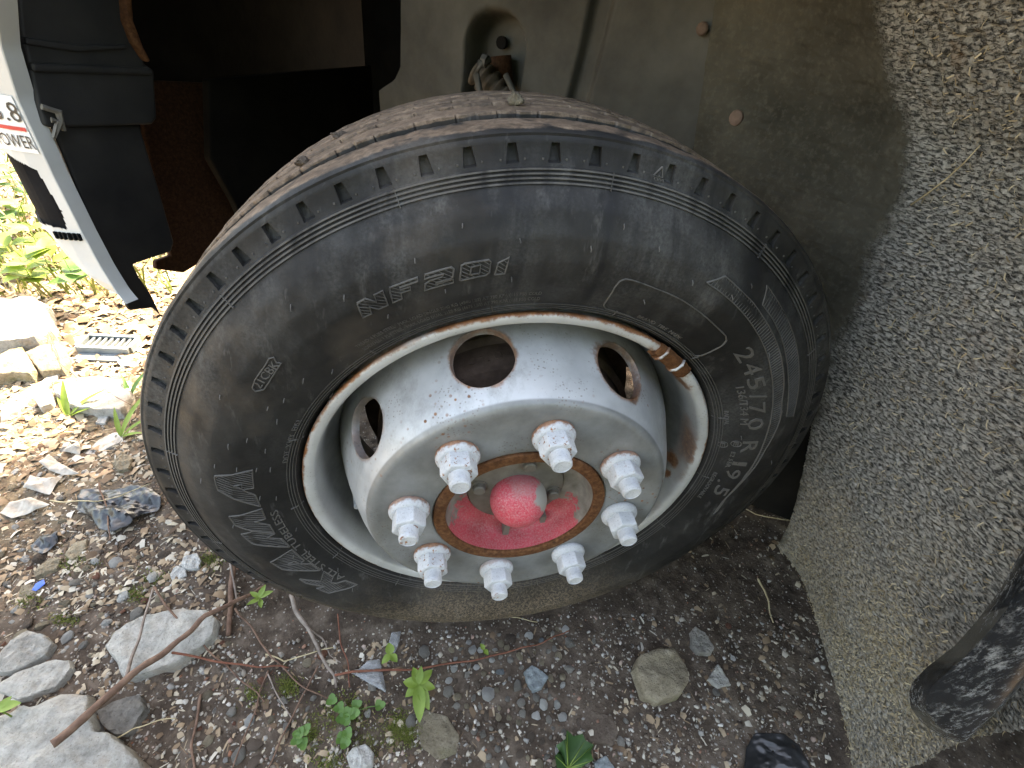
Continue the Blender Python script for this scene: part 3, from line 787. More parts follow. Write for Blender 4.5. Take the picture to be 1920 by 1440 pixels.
zt = np.r_[np.linspace(0, 0.5, 110), np.linspace(0.51, 1, 30)]; NZB = len(zt)
zb = np.interp(-pa, [0.70, 0.74, 0.79, 0.84, 1.1], [0.004, 0.025, 0.085, 0.105, 0.10])
ztop = 0.60
Zg = zb[None, :] + (ztop - zb)[None, :] * zt[:, None]
Ag = face_ab(np.repeat(ss[None], NZB, 0), Zg)[0]; Bg = np.repeat(pb[None], NZB, 0)
inward = 0.010 * (1 - sstep(zt, 0.0, 0.05))[:, None]
Vb_ = TW(Ag, Bg + inward, Zg).reshape(-1, 3)
Fb_ = grid_faces(NZB, len(ss))
cen = np.stack([Ag, Bg, Zg], -1).reshape(-1, 3)[Fb_].mean(1)
def in_recess(a, z):
    return (a < np.interp(z, [0.125, 0.15, 0.205], [-0.790, -0.787, -0.795])) & (a > -0.93) & (z > 0.122) & (z < 0.205 - (a + 0.79) * 0.5) & (cen[:, 1] < 0.06)
keepf = ~in_recess(cen[:, 0], cen[:, 2])
mb = MB(); mb.add(Vb_, Fb_[keepf])
za = np.linspace(0.003, ztop, 80); ea_ = edge_a(za); o1 = np.ones(80)   # the lip
La = TW(ea_, 0.016 * o1, za); Lb = TW(ea_ + 0.0012, 0.0172 * o1, za); Lc = TW(ea_ + 0.0008, 0.037 * o1, za); Ld = TW(ea_ - 0.008, 0.0385 * o1, za)
mb.add(np.stack([La, Lb, Lc, Ld], 1).reshape(-1, 3), grid_faces(80, 4))
bumper = part('bumper', mb.mesh('bumper', True), M_BUMP, 35)
bumper['label'] = 'off-white bumper end with turned-in lip at the wheel arch'
def face_patch(a0, a1, z0, z1, off, n=12, zs=4):
    A, Zs = np.meshgrid(np.linspace(a0, a1, n), np.linspace(z0, z1, zs))
    fa, fb = face_ab(s_of(A, Zs), Zs)
    return TW(fa, fb - off, Zs).reshape(-1, 3), grid_faces(zs, n)
M_LAMP = mat_simple('black_lamp_recess', (0.004, 0.004, 0.005), (0.012, 0.012, 0.013), 20, 0.85, 0, 120, 0.1, 0.001, 0.08)
v, f = face_patch(-0.777, -0.98, 0.100, 0.330, -0.005, 20, 8); mb = MB(); mb.add(v, f)
sub('lamp_recess', mb.mesh('lamp_recess'), M_LAMP, bumper)
for k in range(6):
    mb = MB(); a = -0.776 - 0.007 * k
    mb.box(TW(a, float(face_ab(s_of(a, 0.112), 0.112)[1]) - 0.0005, 0.112 - 0.0005 * k), (0.004, 0.006, 0.011), np.array([EA, EB, (0, 0, 1)]))
    sub('vent_slat', mb.mesh('vent_slat'), M_LAMP, bumper)
m = NT('white_sticker', 0.35); M_STICK = m.done(m.ramp(m.noise(40), [(0.3, (0.68, 0.68, 0.66)), (0.7, (0.76, 0.76, 0.74))]))
m = NT('black_print', 0.45); M_PRINT = m.done((0.02, 0.02, 0.02))
m = NT('red_print', 0.45); M_PRED = m.done((0.55, 0.03, 0.03))
v, f = face_patch(-0.779, -0.88, 0.232, 0.303, 0.0012)
stick = sub('sticker', mesh_of('sticker', v, f), M_STICK, bumper)
def face_text(txt, a_left, a_right, z0, h, mat, name):
    v, f = glyphs(txt, 0.0)
    x0, x1 = v[:, 0].min(), v[:, 0].max()
    A = a_left + (v[:, 0] - x0) / (x1 - x0) * (a_right - a_left)
    Zt = z0 + v[:, 1] / 0.7 * h; fa, fb = face_ab(s_of(A, Zt), Zt)
    return sub(name, mesh_of(name, TW(fa, fb - 0.0022, Zt), f), mat, bumper)
face_text('ISF3.8', -0.846, -0.7785, 0.272, 0.024, M_PRINT, 'sticker_text')
face_text('POWER', -0.828, -0.7785, 0.238, 0.017, M_PRINT, 'sticker_text')
v, f = face_patch(-0.780, -0.88, 0.2605, 0.2655, 0.0022, 12, 2)
sub('sticker_red_line', mesh_of('sticker_red_line', v, f), M_PRED, bumper)

def plate(name, pix, a, depth, mat, angle=None, bump=0.0):
    """flat piece facing the rear of the truck, outline given in the picture, standing in the plane a"""
    P = [HA(x, y, a) for x, y in pix]
    n = len(P); mb = MB()
    Q = [p - EA * depth for p in P]
    mb.add(P + Q, [tuple(range(n)), tuple(range(2 * n - 1, n - 1, -1))] + [(i, i + n, (i + 1) % n + n, (i + 1) % n) for i in range(n)])
    o = part(name, mb.mesh(name), mat)
    bv = o.modifiers.new('bevel', 'BEVEL'); bv.width = 0.004; bv.segments = 3; bv.limit_method = 'ANGLE'
    return o
plate('bumper_support_plate', [(98, 236), (262, 233), (300, 360), (327, 455), (322, 472), (250, 496), (262, 520), (284, 552), (303, 592), (288, 578), (242, 582), (232, 560)], -0.782, 0.008, M_BLACK)
plate('bumper_bracket', [(25, -80), (250, -80), (243, 5), (262, 85), (272, 120), (290, 132), (295, 222), (286, 234), (96, 240), (84, 236), (70, 190), (40, 60)], -0.768, 0.10, M_BLACK)
plate('bracket_rib', [(58, 118), (285, 128), (288, 142), (64, 136)], -0.762, 0.012, M_BLACK)
plate('bracket_rib', [(48, 70), (150, 85), (240, 84), (240, 92), (146, 98), (50, 84)], -0.762, 0.012, M_BLACK)
plate('rusty_bracket_edge', [(228, -60), (244, -60), (252, 40), (270, 88), (285, 116), (276, 118), (252, 82), (236, 40)], -0.757, 0.02, M_RUST)
mb = MB()                                  # broken clip on the lip
for p0, p1, p2 in (((78, 200), (110, 210), (120, 245)), ((96, 225), (112, 228), (100, 258))):
    mb.tube([HA(*p0, -0.762), HA(*p1, -0.760), HA(*p2, -0.762)], [0.004, 0.005, 0.003], 6)
keep(mb.build('broken_clip', M_HUB, truck), T0)
plate('rusty_front_plate', [(250, 150), (480, 160), (600, 300), (480, 430), (345, 512), (292, 505), (292, 490), (320, 480)], -0.93, 0.012, M_RUSTD)
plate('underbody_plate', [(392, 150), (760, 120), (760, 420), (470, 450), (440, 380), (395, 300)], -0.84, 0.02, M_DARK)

# ---- wheel well: inner panel with a recess and a groove
na, nz = 170, 110
zv = np.linspace(0.05, 0.66, nz); lf_ = np.interp(zv, [0.0, 0.314, 0.338, 0.362, 0.7], [-0.577, -0.575, -0.536, -0.520, -0.513])
Zq = np.repeat(zv[:, None], na, 1); Aq = lf_[:, None] + (0.055 - lf_)[:, None] * np.linspace(0, 1, na)[None]
dq = np.zeros_like(Aq)
arch = np.maximum(np.abs(Aq + 0.318) / 0.056, np.where(Zq > 0.42, np.hypot((Aq + 0.318) / 0.056, (Zq - 0.42) / 0.052), 0))
dq += 0.07 * (1 - sstep(arch, 0.85, 1.08))
dq += 0.018 * (1 - sstep(np.abs(Aq + 0.147 - (Zq - 0.45) * 0.06), 0.010, 0.022))
dq += 0.03 * sstep(Aq, -0.10, -0.60) ** 2 + 0.004 * fbm(np.stack([Aq, Zq, 0 * Aq], -1), 9, 3, 2)
Pq = TW(Aq, 0.50 + dq, Zq).reshape(-1, 3)
Fq = grid_faces(nz, na)
well = part('inner_fender_panel', mesh_of('inner_fender_panel', Pq, Fq, True), M_WELL)
mb = MB(); p = HB(1317, 54, 0.497); mb.tube([p + EB * 0.004, p - EB * 0.006, p - EB * 0.008], [0.0085, 0.0085, 0.006], 10)
sub('panel_bolt', mb.mesh('panel_bolt', True), M_DRUM, well, 30)
mb = MB(); p = HB(941, 80, 0.565); mb.tube([p + EB * 0.004, p - EB * 0.004], [0.010, 0.010], 12)
sub('panel_grommet', mb.mesh('panel_grommet', True), M_DARK, well, 30)
# steering boot behind the tyre
M_BOOT = mat_simple('dusty_rubber_boot', (0.03, 0.022, 0.015), (0.09, 0.07, 0.05), 50, 0.8, 0, 120, 0.2)
M_HOSE = mat_simple('grey_brake_hose', (0.035, 0.033, 0.028), (0.075, 0.07, 0.06), 50, 0.7)
mb = MB(); p0, p1 = HB(892, 130, 0.50), HB(975, 215, 0.50)
pts, rd = [], []
for k in range(29):
    t = k / 28; pts.append(p0 * (1 - t) + p1 * t); rd.append(0.020 + (0.0045 if k % 4 in (1, 2) else -0.0035))
mb.tube(pts, rd, 20)
boot = part('steering_boot', mb.mesh('steering_boot', True), M_BOOT)
mb = MB(); mb.tube([HB(918, 112, 0.47), HB(900, 118, 0.455), HB(893, 140, 0.45), HB(900, 172, 0.45), HB(915, 205, 0.45)], 0.0058, 10)
sub('brake_hose', mb.mesh('brake_hose', True), M_HOSE, boot)
mb = MB(); mb.tube([HB(948, 140, 0.47), HB(960, 165, 0.465), HB(975, 200, 0.46)], 0.005, 10)
sub('brake_hose', mb.mesh('brake_hose', True), M_HOSE, boot)
mb = MB(); mb.tube([HB(904, 112, 0.462), HB(913, 116, 0.462)], 0.0095, 8); sub('hose_clip', mb.mesh('hose_clip', True), M_HOSE, boot, 30)
mb = MB(); mb.tube([HB(932, 106, 0.54), HB(938, 170, 0.54)], [0.026, 0.026], 16); sub('rusty_sleeve', mb.mesh('rusty_sleeve', True), M_RUSTD, boot, 30)

# ---- mudguard: inner wall, corner, rough dirt-crusted rear sheet
zs = np.array([0.70, 0.54, 0.433, 0.334, 0.19, 0.02, -0.10, -0.22, -0.345])
def tab(vals): return lambda z: np.interp(-z, -zs, vals)
f_ak = tab([0.05, 0.19, 0.300, 0.340, 0.360, 0.405, 0.450, 0.500, 0.552])
f_bk = tab([0.36, 0.34, 0.34, 0.34, 0.34, 0.34, 0.34, 0.355, 0.395])
f_ao = tab([0.16, 0.34, 0.44, 0.50, 0.55, 0.575, 0.596, 0.606, 0.608])
f_bo = tab([-0.03, -0.03, -0.03, -0.03, -0.03, -0.03, 0.0, 0.0, 0.0])
nzm, ncm = 480, 460
zz = np.linspace(0.70, -0.345, nzm)
U = np.zeros((nzm, ncm, 3)); rough = np.zeros((nzm, ncm))
for i, z in enumerate(zz):
    ac = 0.017 + (0.525 - z) * 0.215
    cpt = np.array([(ac, 0.488), (ac + 0.012, 0.482), ((ac + f_ak(z)) / 2, 0.430), (f_ak(z), f_bk(z)), (f_ak(z) * 0.45 + f_ao(z) * 0.55 + 0.012, 0.17), (f_ao(z) + 0.003, f_bo(z) + 0.07), (f_ao(z), f_bo(z))])
    q = cpt.copy()
    for _ in range(3):
        q = np.concatenate([q[:1], np.stack([q[:-1] * .75 + q[1:] * .25, q[:-1] * .25 + q[1:] * .75], 1).reshape(-1, 2), q[-1:]])
    d = np.r_[0, np.cumsum(np.hypot(*np.diff(q, axis=0).T))]; d /= d[-1]
    wgt = np.r_[np.linspace(0, 0.42, 130), np.linspace(0.422, 1, ncm - 130)]
    U[i, :, 0] = np.interp(wgt, d, q[:, 0]); U[i, :, 1] = np.interp(wgt, d, q[:, 1]); U[i, :, 2] = z
    dk = np.interp(f_bk(z), q[::-1, 1], d[::-1])
    rough[i] = np.maximum(sstep(wgt, dk - 0.10 + 0.02 * math.sin(z * 37), dk + 0.06), 0.6 * sstep(-z, -0.12, 0.05) * sstep(wgt, 0.05, 0.3))
Wm = TW(U[..., 0], U[..., 1], U[..., 2])
gu = np.gradient(Wm, axis=0); gv = np.gradient(Wm, axis=1); nn = np.cross(gu, gv); nn /= np.linalg.norm(nn, axis=-1)[..., None] + 1e-12
if (nn[200, 300] @ (CAM - Wm[200, 300])) < 0: nn = -nn
Q = np.stack([U[..., 1] * 0.55 - U[..., 0] * 0.2 + 0.18 * U[..., 2], U[..., 2] * 1.75, U[..., 0] * 0.3], -1)
wq = Q + 0.004 * np.stack([vn(Q, 40, 71), vn(Q, 40, 72), 0 * Q[..., 0]], -1)
d1 = 1 - np.abs(fbm(wq, 150, 3, 21, 0.75)); d2 = vn(Q, 260, 33); d3 = fbm(Q, 13, 2, 40)
dis = rough * (0.0030 * (np.clip(d1, -0.2, 0.9) - 0.5) + 0.0012 * d2 + 0.0022 * d3) + (1 - rough) * (0.0016 * fbm(Q, 45, 4, 50, 0.6))
Wm = Wm + nn * dis[..., None] + rough[..., None] * EB * (0.0012 * vn(Q, 160, 61))[..., None]
m = NT('caked_dirt_on_mudguard', 0.95, 0, 0.15)
uvv = m.co('UV')
st_ = m.noise(225, 4, 0.68, uvv, 0.35)
pit = m.ramp(st_, [(0.35, 0.0), (0.51, 1.0)])
c = m.mix(pit, (0.030, 0.030, 0.029), m.ramp(m.noise(150, 5, 0.75), [(0.3, (0.14, 0.136, 0.124)), (0.55, (0.29, 0.28, 0.252)), (0.75, (0.46, 0.445, 0.40))]))
pc = m.noise(7, 4, 0.6)
o_ = m.xyz()
dry = m.math('MULTIPLY', m.mrange(m.math('ADD', o_[2], m.math('MULTIPLY', m.math('SUBTRACT', pc, 0.5), 0.55)), 0.06, -0.18), m.ramp(m.noise(230, 3, 0.8), [(0.42, 0.0), (0.58, 0.85)]))
c = m.mix(dry, c, m.ramp(m.noise(120, 4, 0.7), [(0.3, (0.20, 0.165, 0.12)), (0.7, (0.52, 0.45, 0.33))]))
c = m.mix(m.ramp(m.noise(18, 4, 0.7), [(0.62, 0.0), (0.74, 0.6)]), c, (0.20, 0.13, 0.075))
at = m.n('ShaderNodeAttribute'); at.attribute_name = 'crust'
cover = m.mrange(m.math('ADD', at.outputs['Fac'], m.math('MULTIPLY', m.math('SUBTRACT', m.noise(55, 5, 0.75), 0.5), 0.7)), 0.50, 0.85)
base = m.ramp(m.noise(7, 5, 0.62), [(0.3, (0.028, 0.026, 0.020)), (0.7, (0.078, 0.072, 0.056))])
base = m.mix(m.ramp(m.noise(120, 4, 0.7), [(0.5, 0.0), (0.7, 0.4)]), base, (0.11, 0.10, 0.08))
c = m.mix(cover, base, c)
M_CAKE = m.done(c, None, m.bump(m.math('MULTIPLY', pit, cover), 0.9, 0.0045, m.bump(m.noise(200, 5, 0.75), 0.5, 0.002)))
MGF = grid_faces(nzm, ncm)
cu_ = U.reshape(-1, 3)[MGF].mean(1)        # below the chassis the inner wall ends and only the rear sheet goes on down
MGF = MGF[~((cu_[:, 2] < 0.06 + 0.01 * np.sin(cu_[:, 0] * 90)) & (cu_[:, 1] > f_bk(cu_[:, 2]) + np.interp(cu_[:, 2], [-0.345, 0.06], [0.0, 0.0])))]
mg = part('mudguard', mesh_of('mudguard', Wm.reshape(-1, 3), MGF, True), M_CAKE)
mg['label'] = 'grey mudguard behind the wheel with thick caked dirt'
uvl = mg.data.uv_layers.new(name='UVMap'); li = np.zeros(len(mg.data.loops), np.int32); mg.data.loops.foreach_get('vertex_index', li)
uvl.data.foreach_set('uv', Q[..., :2].reshape(-1, 2)[li].astype(np.float32).ravel())
ca = mg.data.attributes.new('crust', 'FLOAT', 'POINT'); ca.data.foreach_set('value', rough.reshape(-1).astype(np.float32))
# sheet thickness along the lower edge
mb = MB(); k0_ = int(np.argmax(U[-1, :, 1] < 0.395)); e0 = Wm[-1, k0_:]; e1 = e0 - nn[-1, k0_:] * 0.011
mb.add(np.concatenate([e0, e1]), [(k, k + 1, k + 1 + len(e0), k + len(e0)) for k in range(len(e0) - 1)])
sub('mudguard_edge', mb.mesh('mudguard_edge', True), M_CAKE, mg)
# dry fibres and crumbs stuck in the dirt
mb = MB()
cand = rng.integers(0, nzm * ncm, 42000)
flatW = Wm.reshape(-1, 3); flatN = nn.reshape(-1, 3); flatU = U.reshape(-1, 3); flatR = rough.reshape(-1)
cl = fbm(flatU[cand], 14, 2, 77)
cnt = 0
FV = []; FF_ = []
for ci, c_ in zip(cand, cl):
    if flatR[ci] < 0.95: continue
    z = flatU[ci, 2]
    pr_ = 0.10 + 0.75 * sstep(-z, -0.02, 0.2) * sstep(c_, -0.2, 0.5)
    if random.random() > pr_: continue
    n_ = flatN[ci]; t_ = rng.normal(size=3); t_ -= n_ * (t_ @ n_) * 0.8; t_ /= np.linalg.norm(t_)
    L = random.uniform(0.003, 0.012); p = flatW[ci] + n_ * random.uniform(0.0, 0.002); s_ = np.cross(t_, n_); s_ /= np.linalg.norm(s_) + 1e-9
    wd = random.uniform(0.0003, 0.0009); mid = p + t_ * L * 0.5 + n_ * random.uniform(0.0005, 0.003); e = p + t_ * L
    k = len(FV)
    FV += [p - s_ * wd, p + s_ * wd, mid + s_ * wd, mid - s_ * wd, e]
    FF_ += [(k, k + 1, k + 2, k + 3), (k + 3, k + 2, k + 4)]
    cnt += 1
mb.add(FV, FF_)
m = NT('dry_fibre', 0.9, 0, 0.2); M_FIB = m.done(m.ramp(m.island(), [(0.0, (0.16, 0.125, 0.075)), (0.5, (0.33, 0.27, 0.17)), (1.0, (0.50, 0.44, 0.31))]))
sub('dirt_fibres', mb.mesh('dirt_fibres'), M_FIB, mg, None, 'stuff')
mb = MB(); p = HB(1380, 222, 0.415)
d = ray(1380, 222); best = np.argmin(np.linalg.norm(np.cross(flatW - CAM, d), axis=1)); p = flatW[best]; n_ = flatN[best]
mb.tube([p - n_ * 0.001, p + n_ * 0.003, p + n_ * 0.0042], [0.011, 0.010, 0.006], 14)
sub('mudguard_bolt', mb.mesh('mudguard_bolt', True), M_DRUM, mg, 30)

# ---- glossy black arch moulding near the camera
inn = [HB(*q, -0.035) for q in ((1735, 1322), (1738, 1302), (1752, 1282), (1780, 1257), (1825, 1217), (1865, 1172), (1905, 1120), (1950, 1044), (2015, 945), (2090, 820))] + [TW(float(f_ao(z)) - 0.045, -0.035, z) for z in (0.36, 0.45, 0.54, 0.64)]
bck = [HB(*q, -0.004) for q in ((1707, 1322), (1704, 1300), (1712, 1277), (1740, 1249), (1790, 1211), (1830, 1166), (1875, 1106), (1920, 1024), (1985, 925), (2060, 800))] + [TW(float(f_ao(z)) - 0.055, -0.004, z) for z in (0.36, 0.45, 0.54, 0.64)]
out = [HB(*q, -0.035) for q in ((1742, 1338), (1758, 1362), (1785, 1382), (1808, 1388), (1850, 1350), (1890, 1308), (1935, 1258), (2010, 1160), (2110, 1020))] + [TW(float(f_ao(z)) + 0.06, -0.035, z) for z in (0.30, 0.40, 0.52, 0.66)]
def resample(P, n):
    P = np.array(P); d = np.r_[0, np.cumsum(np.linalg.norm(np.diff(P, axis=0), axis=1))]; t = np.linspace(0, d[-1], n)
    return np.stack([np.interp(t, d, P[:, k]) for k in range(3)], -1)
I_, O_ = resample(inn, 90), resample(out, 90)
mb = MB(); rowsM = []
for s_ in np.linspace(0, 1, 15):
    cr = math.sin(math.pi * s_) ** 0.6 if 0 < s_ < 1 else 0
    endw = sstep(np.arange(90) / 89, 0.0, 0.10)
    rowsM.append(I_ * (1 - s_) + O_ * s_ - EB * (0.010 * cr * (0.35 + 0.65 * endw))[:, None])
back_o = resample([HB(*q, -0.004) for q in ((1709, 1330), (1730, 1357), (1766, 1383), (1806, 1394), (1852, 1354), (1892, 1312), (1937, 1262), (2012, 1164), (2112, 1024))] + [TW(float(f_ao(z)) + 0.065, -0.004, z) for z in (0.30, 0.40, 0.52, 0.66)], 90); back_i = resample(bck, 90)
rowsM = [back_i] + rowsM + [back_o]
mb.add(np.stack(rowsM, 0).reshape(-1, 3), grid_faces(len(rowsM), 90))
k = len(rowsM)
endc = [r[0] for r in rowsM]; mb.add(endc, [tuple(range(k))])
m = NT('scuffed_black_plastic_painted_sheen', 0.22, 0, 0.6)
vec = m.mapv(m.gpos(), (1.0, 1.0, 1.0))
sc_ = m.math('MULTIPLY', m.ramp(m.noise(120, 7, 0.85, m.mapv(m.gpos(), (1.0, 1.3, 0.35))), [(0.50, 0.0), (0.66, 1.0)]), m.ramp(m.noise(12, 3, 0.6, m.gpos()), [(0.42, 0.1), (0.6, 1.0)]))  # pale scuffs, widened to stand in for a sky highlight
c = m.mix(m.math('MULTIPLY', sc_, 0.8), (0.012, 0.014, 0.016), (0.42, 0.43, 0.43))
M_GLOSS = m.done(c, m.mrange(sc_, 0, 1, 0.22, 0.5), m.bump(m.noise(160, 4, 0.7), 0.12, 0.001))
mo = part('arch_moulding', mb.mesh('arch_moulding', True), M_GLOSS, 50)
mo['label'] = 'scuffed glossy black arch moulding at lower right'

# ---- cab and load body above and behind (outside the picture, they shade the wheel)
AX = np.array([EA, EB, (0, 0, 1)])
def tbox(name, a0, a1, b0, b1, z0, z1, mat):
    mb = MB(); mb.box(TW((a0 + a1) / 2, (b0 + b1) / 2, (z0 + z1) / 2), (a1 - a0, b1 - b0, z1 - z0), AX)
    return part(name, mb.mesh(name), mat)
tbox('cab_floor', -1.0, 1.05, 0.03, 2.05, 0.665, 0.70, M_DARK)
tbox('cab_shell', -1.05, 1.05, 0.0, 2.10, 0.702, 2.05, M_CAB)
tbox('dark_front_screen', -1.005, -0.985, 0.22, 1.95, 0.06, 0.664, M_DARK)  # dark sheet added to blacken the space behind the bumper
tbox('underbody_light_blocker', -0.86, 5.0, 0.86, 0.90, -0.34, 0.664, M_DARK)  # stands in for engine and chassis, stretched to block light under the truck
tbox('load_body', 1.25, 5.0, -0.02, 2.12, 0.45, 2.5, M_CAB)
tbox('step_box', 0.75, 1.15, 0.10, 0.9, -0.10, 0.66, M_DARK)
tbox('cab_side_skirt', 0.70, 1.05, 0.0, 0.03, -0.02, 0.70, M_CAB)
tbox('dark_gap_filler', 0.22, 0.66, 0.53, 0.55, -0.385, 0.20, M_DARK)  # added dark sheet that fills the gap behind the tyre with shade

# ------------------------------------------------------------------ ground
def axis(lo, a, b, hi, fine, n):
    c = np.arange(a, b, fine)
    L = a - np.geomspace(fine * 1.3, a - lo, n)[::-1]; H = b + np.geomspace(fine * 1.3, hi - b, n)
    return np.r_[L, c, H]
gx = axis(-40, -1.25, 1.0, 40, 0.0062, 70); gy = axis(-40, -0.55, 1.15, 40, 0.0062, 70)
GX, GY = np.meshgrid(gx, gy)
Pg = np.stack([GX, GY, np.zeros_like(GX)], -1)
nearm = 1 - sstep(np.hypot(GX, GY), 1.2, 2.0)
Zg = gz(GX, GY) + nearm * (0.0022 * fbm(Pg, 70, 3, 15, 0.6) + 0.0012 * np.abs(vn(Pg, 130, 19)))
Zg = np.where((np.abs(GX) < 0.2) & (GY > -0.02) & (GY < 0.2), np.minimum(Zg, GZ - 0.001), Zg)
m = NT('dark_gritty_soil', 0.95, 0, 0.2)
gp = m.gpos(); o_ = m.xyz(gp)
c = m.ramp(m.noise(26, 6, 0.7, gp), [(0.25, (0.024, 0.017, 0.012)), (0.5, (0.070, 0.052, 0.039)), (0.75, (0.165, 0.132, 0.103))])
gr = m.vor(230, gp, 'Color')
grs = m.n('ShaderNodeSeparateColor'); m.l(gr, grs.inputs[0])
c = m.mix(m.math('MULTIPLY', m.math('GREATER_THAN', grs.outputs[0], 0.80), m.ramp(m.vor(230, gp), [(0.25, 0.85), (0.42, 0.0)])), c, m.ramp(grs.outputs[1], [(0.0, (0.30, 0.27, 0.22)), (0.55, (0.20, 0.185, 0.165)), (0.85, (0.38, 0.36, 0.33)), (1.0, (0.24, 0.09, 0.05))]))
far = m.mrange(m.math('ADD', m.math('MULTIPLY', o_[0], -0.85), m.math('MULTIPLY', o_[1], 0.53)), 0.62, 1.15)
c = m.mix(m.math('MULTIPLY', far, m.ramp(m.noise(40, 5, 0.7, gp), [(0.35, 0.2), (0.6, 0.95)])), c, m.ramp(m.noise(90, 4, 0.7, gp), [(0.3, (0.14, 0.105, 0.065)), (0.7, (0.34, 0.28, 0.18))]))
M_SOIL = m.done(c, None, m.bump(m.noise(210, 5, 0.75, gp), 0.8, 0.003, m.bump(m.vor(120, gp), 0.4, 0.002)))
gr_ = obj('ground', mesh_of('ground', np.stack([GX, GY, Zg], -1).reshape(-1, 3), grid_faces(len(gy), len(gx)), True), M_SOIL)
gr_['kind'] = 'structure'

# ------------------------------------------------------------------ stones
def mat_stone(name, a, b, c3, sc=40, lich=None):
    m = NT(name, 0.9, 0, 0.25)
    c = m.ramp(m.noise(sc, 5, 0.7), [(0.28, a), (0.52, b), (0.76, c3)])
    c = m.mix(m.ramp(m.noise(260, 3, 0.8), [(0.58, 0.0), (0.7, 0.55)]), c, (0.07, 0.06, 0.05))
    if lich: c = m.mix(m.ramp(m.noise(14, 4), [(0.58, 0.0), (0.68, 0.6)]), c, lich)
    r = m.orand(); hs = m.n('ShaderNodeHueSaturation'); m.l(c, hs.inputs['Color']); m.l(m.mrange(r, 0, 1, 0.7, 1.25, False), hs.inputs['Value'])
    return m.done(hs.outputs[0], None, m.bump(m.noise(95, 7, 0.8), 1.0, 0.009, m.bump(m.ramp(m.vor(160), [(0.1, 0.0), (0.45, 1.0)]), 0.5, 0.003)))
S_CONC = mat_stone('pale_concrete_stone', (0.26, 0.25, 0.22), (0.43, 0.415, 0.375), (0.58, 0.565, 0.525), 55, (0.30, 0.22, 0.15))
S_GREY = mat_stone('grey_stone', (0.15, 0.138, 0.118), (0.27, 0.252, 0.222), (0.42, 0.40, 0.36))
S_BLUE = mat_stone('blue_grey_stone', (0.15, 0.175, 0.185), (0.25, 0.285, 0.295), (0.37, 0.40, 0.41))
S_TAN = mat_stone('tan_stone', (0.17, 0.14, 0.095), (0.28, 0.235, 0.165), (0.42, 0.37, 0.28), 40, (0.13, 0.13, 0.05))
S_WHITE = mat_stone('white_stone', (0.33, 0.325, 0.30), (0.45, 0.445, 0.42), (0.56, 0.555, 0.535))
S_RED = mat_stone('brick_red_stone', (0.11, 0.05, 0.032), (0.19, 0.085, 0.055), (0.27, 0.14, 0.095))
S_BROWN = mat_stone('brown_stone', (0.085, 0.06, 0.045), (0.145, 0.11, 0.085), (0.22, 0.18, 0.145))
def ico(n):
    bm = bmesh.new(); bmesh.ops.create_icosphere(bm, subdivisions=n, radius=1.0)
    v = np.array([p.co[:] for p in bm.verts]); f = np.array([[q.index for q in p.verts] for p in bm.faces]); bm.free()
    return v, f
ICO = {k: ico(k) for k in (1, 2, 3, 4)}
def rock(name, seed, sub_=2, dims=(1, 0.8, 0.55), cuts=9, rough_=0.08, rnd=0.0):
    v, f = ICO[sub_]; r_ = np.random.default_rng(seed); v = v.copy()
    for _ in range(cuts):
        n_ = r_.normal(size=3); n_ /= np.linalg.norm(n_); d_ = r_.uniform(0.62, 0.9) + rnd
        e = v @ n_ - d_; v -= np.where(e > 0, e, 0)[:, None] * n_
    v *= 1 + rough_ * fbm(v, 2.2, 3, seed)[:, None]
    v *= np.array(dims)
    return mesh_of(name, v, f, False)
def slab(name, pix, h, mat, label, cat='stone', seed=1, dome=0.25, edge=0.5, group=None, sink=0.008, nseg=84, nr=13):
    """broken slab lying on the ground: its outline, real thickness and an uneven top"""
    P = np.array([G(x, y, h * 0.8)[:2] for x, y in pix]); c0 = P.mean(0)
    Pc = np.r_[P, P[:1]]; d = np.r_[0, np.cumsum(np.linalg.norm(np.diff(Pc, axis=0), axis=1))]
    t = np.linspace(0, d[-1], nseg, endpoint=False)
    O = np.stack([np.interp(t, d, Pc[:, 0]), np.interp(t, d, Pc[:, 1])], -1)
    size = np.ptp(O, axis=0).max()
    O = O + 0.020 * size * np.stack([vn(np.c_[O * 60, O[:, :1]], 1.2, seed), vn(np.c_[O * 60, O[:, :1]], 1.2, seed + 5)], -1)
    base = gz(c0[0], c0[1]) - sink
    R = [(1.03, -0.15), (1.02, 0.25), (1.0, 0.62), (0.985, 0.82), (0.96, 0.93)] + [(s_, 0.96 + dome * 0.12 * (1 - s_ ** 2)) for s_ in np.linspace(0.9, 0.08, nr)]
    V = []
    for s_, hh in R:
        q = c0 + (O - c0) * s_
        z = np.full(nseg, base + h * hh)
        p3 = np.c_[q, np.zeros(nseg)]
        z = z + (0.10 * h * fbm(p3, 14 / size * 0.35, 3, seed) + 0.055 * h * fbm(p3, 48, 3, seed + 2, 0.55)) * (1 if hh > 0.5 else 0.3)
        V.append(np.c_[q, z])
    V = np.array(V); V -= np.array([c0[0], c0[1], base])
    me = MB(); me.add(V.reshape(-1, 3), grid_faces(len(R), nseg, True)); me.add(V[-1], [tuple(range(nseg))])
    o = obj(name, me.mesh(name, True), mat, None, 38); o.location = (c0[0], c0[1], base)
    tag(o, label, cat, group); BIG.append((c0[0], c0[1], size * 0.48))
    return o
BIG = []
slab('concrete_slab', [(-70, 1370), (0, 1332), (60, 1320), (105, 1298), (165, 1295), (168, 1330), (178, 1368), (215, 1385), (265, 1420), (262, 1500), (120, 1560), (-90, 1520)], 0.045, S_CONC, 'largest pale concrete slab at the lower left under the stick end', seed=3)
slab('concrete_slab', [(193, 1212), (215, 1180), (262, 1150), (330, 1136), (385, 1140), (405, 1158), (398, 1190), (360, 1218), (330, 1240), (275, 1258), (225, 1274), (220, 1246)], 0.035, S_CONC, 'pale rough concrete slab lying under the long brown stick', seed=8)
